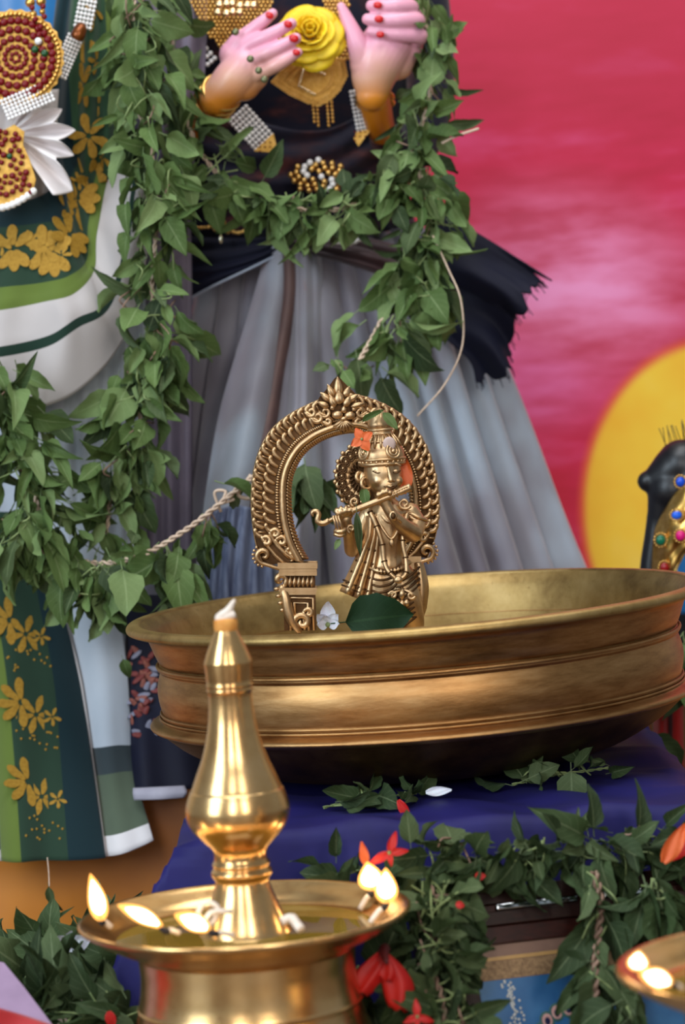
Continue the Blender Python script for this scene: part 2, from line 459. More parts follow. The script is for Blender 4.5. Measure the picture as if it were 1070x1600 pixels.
# low table with the royal-blue cloth under the bowl
TZ = 0.178
tb = thing('low_table', 'low wooden table hidden under royal blue cloth beneath the bowl', 'table', V((0.06, 2.25, 0)))
wood = m_plain('table_wood', srgb(70, 42, 26), srgb(96, 60, 38), 10, 0.6, coord_scale=(1, 8, 8))
MB().box((0.065, 2.25, TZ - 0.014), (0.165, 0.225, 0.010)).build('table_top', wood, tb, smooth=False)
for sx in (-0.08, 0.21):
    for sy in (2.06, 2.44): MB().box((sx, sy, (TZ - 0.024) / 2), (0.014, 0.014, (TZ - 0.024) / 2)).build('leg', wood, tb, smooth=False)
bc = thing('table_cloth', 'royal blue cloth draped over the low table under the brass bowl', 'cloth', V((0.06, 2.25, 0)))
blue = m_plain('royal_blue_satin', srgb(18, 14, 70), srgb(27, 23, 94), 14, 0.65, bump=0.15, bdist=0.003, spec=0.3)
def bcl(u, v):
    # u across x, v from the back edge to the hem in front
    xl, xr = -0.112, 0.245
    x = xl + (xr - xl) * (u * 1.3 - 0.15)
    side = 0.0
    if u < 0.115: side = (0.115 - u) / 0.115
    if u > 0.885: side = (u - 0.885) / 0.115
    if v < 0.62:
        y = 2.48 - (2.48 - 2.015) * v / 0.62; z = TZ
        fr = 0
    else:
        fr = (v - 0.62) / 0.38
        y = 2.012 - 0.035 * fr; z = TZ - 0.165 * fr - 0.002
    if side > 0 and fr == 0:
        z = TZ - 0.15 * side; x = (xl - 0.02 - 0.045 * side) if u < 0.5 else (xr + 0.012 + 0.02 * side)
    if side > 0 and fr > 0:
        z = min(z, TZ - 0.15 * side); x = (xl - 0.02 - 0.055 * side - 0.05 * fr * (1 - 0.3 * side)) if u < 0.5 else (xr + 0.012 + 0.02 * side)
        y -= 0.004 * side
    if fr > 0:
        y += 0.010 * fr * math.sin(u * 26 + 1.0)
        x -= 0.035 * fr * (1 - u) * (0 if side > 0 else 1)
    z += 0.0016 * math.sin(x * 70 + y * 35) + 0.0012 * math.sin(x * 31 - y * 55) + 0.002 * max(0, math.sin(x * 40 + 3.0 * (y - 2.0) * 20)) ** 6
    return V((x, y, max(z, 0.006)))
MB().grid(bcl, 110, 90).build('blue_cloth', blue, bc, solid=0.0018)

# ================================================================== the wide brass bowl
BC = P(652, 938, 2.28); SB = 2.28 / FPX; RZ = BC.z
bw = thing('brass_bowl', 'wide shallow brass bowl with ridged sides on the blue cloth', 'bowl', V((BC.x, BC.y, TZ + 0.002)))
def prof(pts, n=None):
    q = [V((r * SB, -d * SB, 0)) for r, d in pts]
    return [(p.x, p.y) for p in crs(q, n or len(q) * 5)]
mb = MB()
mb.lathe(prof([(437, 12), (424, 20), (418, 32), (413, 46), (408, 58), (405, 64)]) + prof([(405, 65), (409, 68), (410, 72), (406, 76)]) +
         prof([(406, 77), (407, 82), (411, 96), (412, 112), (410, 128), (407, 140)]) + prof([(408, 141), (410, 143), (409, 147)]) + prof([(409, 148), (414, 152), (424, 156), (428, 160), (426, 164), (416, 168)]), (BC.x, BC.y, RZ), 160)
mb.build('side', M['bowl_brass'], bw)
for d, r, h in ((67.5, 409.5, 2.6), (141.5, 409.5, 1.8), (147.5, 411.5, 1.6)):
    mb = MB()
    mb.grid(lambda u, v: V((BC.x + (r + h * math.cos(2 * PI * v)) * SB * math.cos(2 * PI * u), BC.y + (r + h * math.cos(2 * PI * v)) * SB * math.sin(2 * PI * u), RZ - (d + h * 1.3 * math.sin(2 * PI * v)) * SB)), 160, 8, True, True)
    mb.build('moulding_ring', M['bowl_brass'], bw)
mb = MB(); mb.lathe(prof([(416, 167), (404, 178), (370, 204), (300, 238), (180, 258), (60, 262), (0.5, 262)]), (BC.x, BC.y, RZ), 120); mb.build('underside', M['bowl_shade'], bw)
mb = MB(); mb.lathe(prof([(432, 1), (424, 10), (416, 24), (406, 60), (392, 130), (340, 205), (220, 240), (80, 247), (0.5, 247)]), (BC.x, BC.y, RZ), 160); mb.build('inside', M['bowl_inside'], bw)
mb = MB(); mb.lathe(prof([(431, 3), (433, -1), (441, -2), (449, 0), (453, 5), (452, 11), (445, 14), (436, 15)], 30), (BC.x, BC.y, RZ), 160); mb.build('rim', M['bowl_inside'], bw)

bw.rotation_euler.y = math.radians(-1.1)       # the round-bottomed bowl sits a little askew

# ================================================================== oil lamps
def flame(parent, base, h, w_, lean, name='flame'):
    ex = 0.62 if abs(lean[0]) < 0.5 * h else 1.15
    """teardrop of burning gas over a wick: orange mantle and white core"""
    def tear(sc_, up):
        n = 18; pts, rr = [], []
        for i in range(n):
            t = i / (n - 1); q = up + (1 - up) * t * (1 if sc_ == 1 else 0.84)
            pts.append(base + V((lean[0] * q ** 1.25, lean[1] * q, h * q ** 0.92)))
            rr.append(max(2e-5, w_ * 1.1 * sc_ * math.sin(PI * min(1, t * 0.98 + 0.01) ** ex) ** 0.85))
        return MB().tube(pts, rr, 14)
    f = tear(1.0, 0.0).build(name, M['flame_mantle'], parent)
    tear(0.74, 0.12).build('flame_core', M['flame_core'], f)
    return f
t = NT('flame_mantle'); e = t.n('ShaderNodeEmission'); e.inputs[0].default_value = (1.0, 0.42, 0.09, 1); e.inputs[1].default_value = 3.2
tr = t.n('ShaderNodeBsdfTransparent'); mx = t.n('ShaderNodeMixShader'); mx.inputs[0].default_value = 0.5
t.l(tr.outputs[0], mx.inputs[1]); t.l(e.outputs[0], mx.inputs[2]); t.l(mx.outputs[0], t.out.inputs[0]); M['flame_mantle'] = t.mat
M['flame_core'] = m_emit('flame_core', (1.0, 0.86, 0.55, 1), 16)
M['oil'] = m_plain('lamp_oil', (0.20, 0.12, 0.015, 1), (0.24, 0.15, 0.02, 1), 8, 0.04, spec=0.9)
M['wick'] = m_plain('cotton_wick', srgb(214, 196, 178), srgb(236, 224, 212), 200, 0.9, bump=0.3)
M['char'] = m_plain('charred_wick', srgb(24, 20, 22), srgb(44, 38, 42), 200, 0.9)
M['paste'] = m_plain('turmeric_wrap', srgb(196, 120, 40), srgb(224, 160, 80), 90, 0.7)
SL = 1.85 / FPX
def lamp(c, label, tall=True):
    """c: centre of the dish's rim plane"""
    z0 = c.z
    th = thing('oil_lamp', label, 'oil lamp', V((c.x, c.y, 0)))
    def pr(pts, n=None, y0=1430):
        q = [V((r * SL, (y0 - y) * SL, 0)) for r, y in pts]
        return [(p.x, p.y) for p in crs(q, n or len(q) * 4)]
    ax = (c.x, c.y, z0)
    mb = MB()
    mb.lathe(pr([(60, 1466), (160, 1463), (205, 1458), (228, 1444), (246, 1434), (256, 1428), (261, 1427), (263, 1431), (260, 1436), (250, 1442), (232, 1454), (205, 1468), (182, 1478), (172, 1487)]), ax, 120)
    mb.build('dish', M['lamp_brass'], th)
    zb = -z0 / SL
    mb = MB()
    mb.lathe(pr([(172, 1486), (171, 1500), (170, 1520), (172, 1545), (176, 1566)]) + pr([(177, 1568), (179, 1570), (177, 1573)]) + pr([(177, 1574), (182, 1600), (196, 1632), (206, 1650), (214, 1660)]) + [(216 * SL, -233 * SL), (222 * SL, -246 * SL), (222 * SL, -z0 + 0.002), (0.001, -z0 + 0.001)], ax, 120)
    mb.build('base', M['lamp_brass'], th)
    mb = MB(); mb.lathe([(0.001, -28 * SL), (204 * SL, -28 * SL)], ax, 64); mb.build('oil', M['oil'], th)
    top = pr([(76, 1462), (70, 1452), (62, 1430), (52, 1406), (45, 1388), (42, 1376)]) + pr([(44, 1372), (48, 1366), (48, 1360), (44, 1355)]) + \
        pr([(44, 1353), (46, 1349), (44, 1345)]) + pr([(42, 1342), (42, 1332), (46, 1322), (60, 1308), (75, 1290), (82, 1270), (81, 1254), (76, 1238)]) + pr([(75, 1236), (74, 1233), (72, 1231)]) + pr([(71, 1229), (62, 1206), (52, 1182), (44, 1156), (38, 1128), (35, 1100), (34, 1080)]) + \
        pr([(35, 1076), (37, 1074), (36, 1071)]) + pr([(36, 1068), (37, 1066), (36, 1063)]) + pr([(36, 1058), (37, 1040), (38, 1030)]) + pr([(37, 1027), (30, 1008), (22, 990), (17, 978), (14, 972), (0.5, 970)])
    mb = MB(); mb.lathe(top, ax, 72); mb.build('column', M['lamp_brass'], th)
    mb = MB(); mb.lathe(pr([(18, 980), (19, 972), (18, 964), (14, 961), (0.5, 960)]), ax, 24)
    mb.build('wrap', M['paste'], th)
    a = V((c.x, c.y, z0 + 466 * SL))
    mb = MB(); k = SL
    mb.tube(crs([a + V((-14 * k, 0, 0)), a + V((-2 * k, -3 * k, 9 * k)), a + V((8 * k, 0, 18 * k)), a + V((17 * k, 0, 32 * k))], 10), [5 * k, 8 * k, 8 * k, 8 * k, 7 * k, 6 * k, 6 * k, 5 * k, 4 * k, 2 * k], 8)
    mb.tube(crs([a + V((-12 * k, -4 * k, 2 * k)), a + V((0, -6 * k, 4 * k)), a + V((16 * k, -4 * k, 9 * k))], 8), 6 * k, 8)
    mb.build('wick_tip', M['wick'], th)
    return th
LC = P(382, 1428, 1.85)
lamp(LC, 'tall brass oil lamp with column and wide dish in front of the bowl')
LC2 = P(1262, 1502, 1.60)
lamp(LC2, 'brass oil lamp at the lower right corner with only its dish edge showing')
def lit_wick(label, px, py, D, h, wd, lean, tail, group):
    """a cotton wick lying over the dish's edge, burning; tail: px offset of the soaked end"""
    b = P(px, py, D)
    th = thing('burning_wick', label, 'wick', b, group)
    k = D / FPX
    e = b + V((tail[0] * k, tail[2] * k, -tail[1] * k))
    MB().tube(crs([e, (e + b) / 2 + V((0, 0, 0.001)), b + (e - b) * 0.25], 8), 4.5 * k, 7).build('cotton', M['wick'], th)
    MB().tube(crs([b + (e - b) * 0.3, b, b + V((lean[0] * k * 0.12, 0, 10 * k))], 7), [5 * k, 5.5 * k, 5.5 * k, 5 * k, 4.5 * k, 4 * k, 2.5 * k], 7).build('charred_tip', M['char'], th)
    flame(th, b + V((0, 0, 1 * k)), h * k, wd * k, (lean[0] * k, 0))
    return th
g = 'burning wicks of the tall oil lamp'
lit_wick('leftmost upright flame on the rim of the tall oil lamp', 158, 1440, 1.825, 76, 14, (-12, 0), (14, 12, 12), g)
lit_wick('long flame leaning left, second from left on the tall lamp', 256, 1454, 1.775, 44, 11.5, (-70, 0), (22, 10, 22), g)
lit_wick('fat flame leaning left just left of the lamp column', 330, 1458, 1.77, 32, 13.5, (-56, 0), (34, 10, 20), g)
lit_wick('rear flame of the pair at the right of the dish', 582, 1392, 1.895, 46, 19, (-6, 0), (-22, 26, -12), g)
lit_wick('front flame of the pair at the right of the dish', 604, 1412, 1.85, 56, 17, (2, 0), (-28, 26, -14), g)
g = 'burning wicks of the corner lamp'
lit_wick('small upright flame on the dish in the lower right corner', 996, 1518, 1.60, 32, 15, (4, 0), (18, 10, 20), g)
lit_wick('fat sideways flame on the dish in the lower right corner', 1052, 1540, 1.55, 22, 14, (-54, 0), (16, 10, 16), g)
# knotted unlit wicks against the column
def loose(label, pts, r=0.0018):
    o = MB(); o.tube(crs([P(*q) for q in pts], 30), r, 7)
    tag(o.build('unlit_wick', M['wick']), label, 'wick', 'unlit wicks lying in the dish')
loose('curled white unlit wick at the foot of the lamp column', [(316, 1440, 1.79), (310, 1425, 1.79), (322, 1410, 1.79), (340, 1418, 1.79), (334, 1440, 1.79), (320, 1446, 1.785), (330, 1426, 1.785), (362, 1424, 1.79)])
loose('short white unlit wick right of the lamp column', [(440, 1440, 1.79), (455, 1434, 1.79), (462, 1442, 1.785), (470, 1452, 1.78)], 0.003)

# ================================================================== framed picture in front of the table
FO = P(742, 1392, 1.955)
yaw = math.radians(14); lean = math.radians(20)
FR = Matrix.Rotation(yaw, 3, 'Z') @ Matrix.Rotation(-lean, 3, 'X')
KF = 1.955 / FPX
def FP(x, y, z):
    """frame plane: x right, y down from the top edge, z out, in picture px"""
    return FO + FR @ V((x * KF, -z * KF, -y * KF))
fr = thing('framed_picture', 'dark wooden framed picture leaning before the table, hung with leaves', 'picture', V((FO.x + 0.1, FO.y - 0.05, 0)))
fwood = m_plain('dark_frame_wood', srgb(30, 14, 12), srgb(52, 26, 20), 20, 0.34, coord_scale=(2, 20, 20), bump=0.05, spec=0.25)
fwood2 = m_plain('reddish_frame_wood', srgb(42, 14, 10), srgb(66, 24, 17), 20, 0.34, coord_scale=(2, 20, 20), spec=0.25)
X0, X1, Y1 = -110, 480, 300
def fbox(x0, x1, y0, y1, z0, z1, m, name, parent=fr, bevel=0.0006):
    c = FP((x0 + x1) / 2, (y0 + y1) / 2, (z0 + z1) / 2)
    mb = MB(); mb.box(c, (abs(x1 - x0) / 2 * KF, abs(z1 - z0) / 2 * KF, abs(y1 - y0) / 2 * KF), FR)
    return mb.build(name, m, parent, smooth=False, bevel=bevel)
top = fbox(X0, X1, 0, 26, -20, 13, fwood, 'top_rail')
fbox(X0 + 26, X1 - 26, 26, 38, -20, 6, fwood2, 'moulding', top)
fbox(X0 + 26, X1 - 26, 38, 60, -20, 18, fwood, 'moulding', top)
fbox(X0 + 50, X1 - 50, 60, 88, -20, 8, fwood2, 'moulding', top)
silver = m_plain('silver_strip', srgb(190, 200, 206), srgb(226, 232, 236), 160, 0.12, 1.0)
for a, b_ in ((26, 160), (206, 270)):
    mb = MB(); mb.grid(lambda u, v: FP(a + (b_ - a) * u, 27 + 10 * v, 13.5 + 0.25 * math.sin(u * 23) * math.sin(v * 3)), 40, 4); mb.build('silver_strip', silver, top, solid=0.0004)
fbox(X0, X0 + 88, 26, Y1, -20, 16, fwood, 'side_rail'); fbox(X1 - 88, X1, 26, Y1, -20, 16, fwood, 'side_rail')
fbox(X0, X1, Y1 - 30, Y1, -20, 17, fwood, 'bottom_rail')
mt = fbox(X0 + 70, X1 - 70, 80, Y1 - 20, -18, 0, m_plain('mat_board', srgb(132, 98, 84), srgb(150, 116, 98), 60, 0.5), 'mat_board')
fbox(X0 + 80, X1 - 80, 107, 113, 0, 1.5, m_plain('mat_gold_line', srgb(190, 146, 84), srgb(208, 164, 98), 60, 0.4), 'gold_line', mt, 0)
fbox(X0 + 80, X1 - 80, 114, 142, 0, 1.0, m_plain('mat_lace_band', srgb(126, 96, 66), srgb(182, 146, 104), 420, 0.6), 'patterned_band', mt, 0)
print_ = fbox(X0 + 90, X1 - 90, 143, Y1 - 30, 0, 1.0, m_plain('picture_blue', srgb(38, 92, 148), srgb(70, 134, 184), 22, 0.35), 'print', mt, 0)
ink = lambda n, a, b_: m_plain(n, a, b_, 200, 0.4)
I1, I2, I3, I4 = ink('print_white', srgb(190, 192, 190), srgb(226, 226, 222)), ink('print_pink', srgb(206, 150, 146), srgb(226, 182, 172)), ink('print_navy', srgb(26, 28, 66), srgb(36, 40, 84)), ink('print_green', srgb(58, 98, 96), srgb(74, 122, 112))
r = random.Random(5)
mb = MB()
for k in range(60): mb.ell(FP(30 + r.gauss(0, 5) + k * 0.12, 146 + k * 1.7, 1.2), (2.4 * KF, 0.4 * KF, 2.4 * KF), FR, 6, 4)
mb.build('painted_strand', I1, print_)
for k in range(9):
    a = PI * (0.06 + 0.11 * k); cx, cy = 120 + 58 * math.cos(a), 262 - 62 * math.sin(a)
    dsh = MB(); dsh.ell(FP(cx, cy, 1.2), (13 * KF, 0.3 * KF, 15 * KF), FR, 16, 6); dsh.build('painted_plume', I4, print_)
    dsh = MB(); dsh.ell(FP(cx, cy, 1.6), (9 * KF, 0.3 * KF, 11 * KF), FR, 14, 6); dsh.build('painted_eye', I2, print_)
    dsh = MB(); dsh.ell(FP(cx, cy + 1, 2.0), (4.5 * KF, 0.3 * KF, 6 * KF), FR, 12, 6); dsh.build('painted_pupil', I3, print_)
# ================================================================== statue in the grey and navy sari
RC = P(545, 700, 2.82); RX, RY = RC.x, RC.y
SR = 2.82 / FPX
ra = thing('draped_statue', 'standing statue in navy blouse and grey pleated skirt, hands raised', 'statue', V((RX, RY, PLT)))
grey = NT('grey_sari_silk')
nz = grey.noise(5.5, 3); nz2 = grey.noise(30, 3, grey.coord('Object', (3, 3, 1)))
shot = grey.ramp(nz, [(0.36, srgb(112, 106, 116)), (0.50, srgb(140, 139, 149)), (0.62, srgb(166, 178, 192))])
shot = grey.mix(grey.math('MULTIPLY', nz2, 0.25), shot, srgb(112, 98, 108))
stain = grey.ramp(grey.noise(13, 2, grey.coord('Object', (2.2, 2.2, 0.8))), [(0.70, (0, 0, 0, 1)), (0.76, (1, 1, 1, 1))])
shot = grey.mix(grey.math('MULTIPLY', stain, 0.55), shot, srgb(150, 100, 88))
grey.set(Base_Color=shot, Roughness=0.55); grey.b.inputs['Sheen Weight'].default_value = 0.35
grey.b.inputs['Specular IOR Level'].default_value = 0.35
grey.bump(grey.noise(900, 1), 0.2, 0.0003)
M['grey'] = grey.mat
# pleats: irregular ridges around the skirt, gathered at the waist
rp = random.Random(8)
ridges = []; a = -PI
while a < PI:
    ridges.append(a); a += rp.uniform(0.15, 0.34)
def pleat(an, top):
    """height of the pleat profile 0..1 at angle an"""
    an += 0.10 * math.sin(3 * an + 1) * (1 - top)
    for i in range(len(ridges)):
        a0 = ridges[i]; a1 = ridges[i + 1] if i + 1 < len(ridges) else PI
        if a0 <= an < a1:
            f = (an - a0) / (a1 - a0)
            return (math.sin(PI * f ** 0.75) ** 0.7) * min(1.3, (a1 - a0) / 0.22)
    return 0
ZW, ZB = 0.635, PLT + 0.004
def skirt(u, v):
    an = 2 * PI * u - PI
    h = v                       # 0 waist, 1 hem
    an2 = an + 0.12 * (1 - h) * math.sin(an)
    rx = 0.118 + 0.118 * h ** 0.80 + 0.02 * h ** 3
    ry = 0.095 + 0.125 * h ** 0.85
    front = max(0.0, math.cos(an))            # an = 0 faces the viewer
    amp = (0.008 + 0.044 * h ** 0.65) * (1 - 0.55 * max(0, math.sin(-an2 - 0.15)) ** 0.5 if math.sin(-an2 - 0.15) > 0 else 1)
    k = pleat(an2, h) * amp + 0.010 * h * math.sin(an * 3.1 + 0.7) - amp * 0.5
    wob = 0.010 * noise.noise(V((an * 2.2, h * 3.0, 1.7))) * h
    rx += k + wob; ry += k + wob
    # the cloth sweeps sideways as it falls from the tuck left of the middle
    return V((RX - 0.018 * (1 - h) + rx * math.sin(an), RY - ry * math.cos(an), ZW + (ZB - ZW) * h))
sk = MB().grid(skirt, 420, 70, cu=True); sk.build('skirt', M['grey'], ra, solid=0.0015)
# narrow stack of tucked pleats falling from the waist knot
def tuck(name, rows, amp, nf, mat_=None):
    cloth(name, rows, mat_ or M['grey'], ra, 70, 50, lambda u, v: amp * math.sin(u * nf * PI) ** 2 * (0.4 + 0.6 * v))
DS = 2.66
tuck('front_pleat', [[(418, 384, 2.70), (436, 378, 2.69), (455, 382, 2.70)], [(395, 470, 2.685), (425, 465, 2.665), (452, 470, 2.68)],
      [(345, 640, 2.65), (390, 640, 2.61), (432, 640, 2.65)], [(318, 800, 2.625), (362, 800, 2.585), (408, 800, 2.63)], [(300, 960, 2.61), (345, 960, 2.56), (390, 960, 2.61)]], 0.004, 2)
tuck('front_pleat', [[(448, 384, 2.695), (470, 380, 2.69), (500, 386, 2.70)], [(445, 470, 2.69), (470, 470, 2.67), (505, 475, 2.69)],
      [(430, 640, 2.655), (470, 640, 2.62), (505, 645, 2.66)], [(408, 800, 2.63), (460, 800, 2.59), (500, 800, 2.635)], [(395, 960, 2.61), (450, 960, 2.565), (500, 960, 2.61)]], 0.006, 4)
cloth('navy_fall', [[(330, 800, 2.585), (370, 790, 2.575), (425, 800, 2.585)], [(318, 860, 2.58), (365, 860, 2.565), (425, 860, 2.58)], [(300, 990, 2.57), (360, 990, 2.555), (430, 990, 2.57)]],
      m_plain('streaked_navy_silk', srgb(52, 58, 84), srgb(104, 112, 134), 40, 0.7, coord_scale=(5, 5, 0.5)), ra, 40, 30, lambda u, v: 0.006 * math.sin(u * 17 + v) ** 2)
tuck('shadow_pleat', [[(440, 392, 2.69), (450, 388, 2.682), (462, 392, 2.69)], [(438, 470, 2.675), (450, 470, 2.664), (464, 474, 2.675)], [(412, 600, 2.652), (428, 600, 2.640), (442, 604, 2.652)], [(392, 720, 2.625), (408, 720, 2.612), (420, 724, 2.625)], [(378, 860, 2.60), (392, 860, 2.588), (404, 862, 2.60)]], 0.002, 2, m_plain('brown_fold_shade', srgb(86, 66, 66), srgb(112, 84, 78), 20, 0.6))  # dark brown strip that paints in the shade of a deep fold
# navy hanging end of the sari at the lower left
navy = m_plain('navy_silk', srgb(11, 12, 28), srgb(20, 22, 44), 10, 0.7, bump=0.2, bdist=0.002, spec=0.25)
M['navy'] = navy
_, SN = cloth('navy_end', [[(196, 930, 2.60), (230, 930, 2.59), (285, 930, 2.60)], [(198, 1080, 2.56), (240, 1080, 2.545), (300, 1080, 2.56)],
       [(205, 1238, 2.52), (255, 1236, 2.50), (322, 1228, 2.53)]], navy, ra, 40, 40, lambda u, v: 0.008 * math.sin(u * 9) * v)
cloth('white_hem', [[(208, 1232, 2.50), (250, 1230, 2.49), (288, 1228, 2.495)], [(208, 1240, 2.495), (250, 1240, 2.485), (292, 1238, 2.49)], [(210, 1250, 2.495), (250, 1249, 2.485), (288, 1246, 2.49)]],
      m_plain('white_hem_cloth', srgb(150, 146, 160), srgb(176, 172, 184), 30, 0.8), ra, 16, 8)
r = random.Random(3)
pal = [m_plain('thread_' + n_, a, b_, 300, 0.6) for n_, a, b_ in (('red', srgb(104, 32, 32), srgb(128, 48, 40)), ('white', srgb(112, 112, 132), srgb(140, 138, 154)), ('rust', srgb(120, 60, 50), srgb(150, 84, 66)))]
for k in range(46):
    u, v = r.uniform(0.1, 0.55), r.uniform(0.28, 0.72)
    n_ = normal_of(SN, u, v); p = SN(u, v) + n_ * 0.0014
    a = r.uniform(0, 6.28); d = V((math.cos(a), 0, math.sin(a)))
    R = frame_from(d, n_)
    MB().ell(p, (0.0028, 0.0065, 0.0006), R, 8, 4).build('stitched_petal', pal[k % 3], ra)

# blouse: dark brocade bodice up to the shoulders
br = NT('dark_brocade'); bn = br.noise(16, 3, br.coord('Object', (1, 1, 2.2)))
br.set(Base_Color=br.ramp(bn, [(0.48, srgb(18, 16, 34)), (0.58, srgb(44, 22, 30)), (0.66, srgb(84, 42, 40))]), Roughness=0.8)
br.b.inputs['Specular IOR Level'].default_value = 0.2
br.b.inputs['Sheen Weight'].default_value = 0.15
M['brocade'] = br.mat
mb = MB(); bx_, by_ = P(470, 250, 2.83).x, 2.83
pr_ = [V((0.118, 0.60, 0)), V((0.112, 0.635, 0)), V((0.106, 0.68, 0)), V((0.112, 0.73, 0)), V((0.124, 0.79, 0)), V((0.128, 0.85, 0)), V((0.118, 0.91, 0)), V((0.07, 0.96, 0)), V((0.045, 0.985, 0))]
mb.lathe([(p.x, p.y) for p in crs(pr_, 40)], (bx_, by_, 0), 64, 1.0, 0.80); mb.build('blouse', M['brocade'], ra)
# folds of dark cloth across the belly
cloth('belly_drape', [[(300, 150, 2.72), (400, 190, 2.705), (500, 205, 2.71), (585, 170, 2.73)], [(285, 230, 2.72), (400, 262, 2.70), (500, 270, 2.70), (590, 235, 2.73)],
      [(280, 300, 2.72), (400, 322, 2.70), (500, 330, 2.70), (600, 300, 2.73)], [(272, 372, 2.73), (380, 380, 2.71), (500, 378, 2.71), (610, 360, 2.73)]], M['brocade'], ra, 60, 50,
      lambda u, v: 0.006 * math.sin(v * 15 + 3 * u) ** 2)
cloth('waist_band', [[(262, 366, 2.72), (330, 372, 2.705), (400, 372, 2.70), (452, 366, 2.70)], [(268, 410, 2.715), (330, 415, 2.695), (400, 402, 2.69), (455, 378, 2.69)],
      [(282, 474, 2.71), (330, 446, 2.695), (400, 416, 2.69), (456, 388, 2.69)]], navy, ra, 50, 24, lambda u, v: 0.004 * math.sin(v * 12 + u * 2) ** 2)
cloth('waist_band', [[(445, 362, 2.70), (540, 366, 2.685), (640, 390, 2.69), (715, 424, 2.715)], [(450, 376, 2.69), (540, 392, 2.675), (640, 424, 2.68), (712, 458, 2.71)],
      [(455, 388, 2.69), (540, 412, 2.68), (640, 446, 2.685), (708, 486, 2.71)]],
      m_plain('maroon_silk', srgb(34, 16, 22), srgb(66, 32, 34), 14, 0.55, sheen=0.2), ra, 50, 24, lambda u, v: 0.004 * math.sin(v * 9 + u) ** 2)
MB().tube(crs([P(285, 473, 2.70), P(335, 446, 2.69), P(400, 415, 2.685), P(450, 390, 2.685)], 20), 0.0012, 6).build('band_edging', m_plain('pale_edging', srgb(150, 158, 176), srgb(172, 180, 196), 60, 0.7), ra)
# flaring frayed sash end on the right
rs = random.Random(12)
def fray(rows, j):
    return [[(x + (rs.uniform(-j, j) if i == len(r_) - 1 else 0), y + (rs.uniform(-j, j) if i == len(r_) - 1 else 0), d) for i, (x, y, d) in enumerate(r_)] for r_ in rows]
def torn(seed):
    q = random.Random(seed); xs = [q.uniform(0, 0.17) if k % 2 else q.uniform(0, 0.05) for k in range(16)]
    def f(v):
        x = v * 15; i = min(14, int(x)); return xs[i] + (xs[i + 1] - xs[i]) * (x - i)
    return f
# each sash row runs from the waist to the frayed edge
_, S1 = cloth('sash', fray([[(668, 318, 2.72), (720, 350, 2.70), (790, 392, 2.695), (864, 437, 2.69)], [(664, 360, 2.71), (725, 386, 2.685), (785, 420, 2.68), (838, 462, 2.675)],
        [(662, 400, 2.70), (722, 418, 2.68), (780, 452, 2.675), (824, 500, 2.675)], [(660, 440, 2.70), (715, 446, 2.69), (770, 474, 2.68), (800, 488, 2.68)]], 9), navy, ra, 60, 44,
        lambda u, v: 0.009 * math.sin(v * 9 + u * 3) * u, edge=torn(1))
_, S2 = cloth('sash', fray([[(664, 430, 2.725), (715, 440, 2.715), (765, 455, 2.70), (806, 478, 2.695)], [(660, 465, 2.715), (712, 478, 2.70), (765, 500, 2.69), (800, 545, 2.69)],
        [(664, 490, 2.71), (710, 512, 2.70), (760, 545, 2.69), (798, 590, 2.69)], [(668, 505, 2.71), (700, 532, 2.70), (735, 566, 2.70), (752, 594, 2.70)]], 10), navy, ra, 60, 44,
        lambda u, v: 0.010 * math.sin(v * 11 + 1) * u, edge=torn(7))
for S in (S1, S2):
    mb = MB()
    for k in range(34):
        v = rs.random(); p = S(1, v); q = S(0.9, v); d = (p - q).normalized()
        L = rs.uniform(0.002, 0.008)
        mb.tube([p - d * 0.003, p + d * L * 0.5 + rvec(rs) * 0.001, p + d * L + V((0, 0, -0.3 * L))], 0.00045, 3, False)
    o = mb.build('fringe', navy, ra); o['kind'] = 'stuff'

# mauve shoulder drape falling behind the left arm
cloth('shoulder_drape', [[(160, -160, 2.74), (210, -160, 2.72), (270, -160, 2.71), (330, -160, 2.73)], [(150, 120, 2.70), (205, 120, 2.675), (265, 120, 2.66), (320, 120, 2.69)], [(150, 300, 2.70), (200, 300, 2.67), (250, 300, 2.66), (300, 300, 2.69)], [(160, 480, 2.69), (200, 480, 2.66), (250, 480, 2.65), (300, 480, 2.68)], [(180, 900, 2.66), (215, 900, 2.63), (255, 900, 2.62), (300, 900, 2.64)]],
      m_plain('mauve_silk', srgb(96, 88, 104), srgb(124, 112, 128), 9, 0.7), ra, 60, 60, lambda u, v: 0.008 * math.sin(u * 16 + v * 2) ** 2)
# sleeved arms from the shoulders to the wrists
for pts_ in ([(300, -90, 2.80), (262, 20, 2.79), (240, 150, 2.765), (256, 226, 2.73), (296, 204, 2.66)], [(640, -90, 2.80), (662, 20, 2.80), (672, 150, 2.78), (648, 236, 2.75), (600, 214, 2.70)]):
    c = crs([P(*q) for q in pts_], 30)
    MB().tube(c, [0.030 - 0.014 * i / 29 for i in range(30)], 18).build('sleeve', M['brocade'], ra)
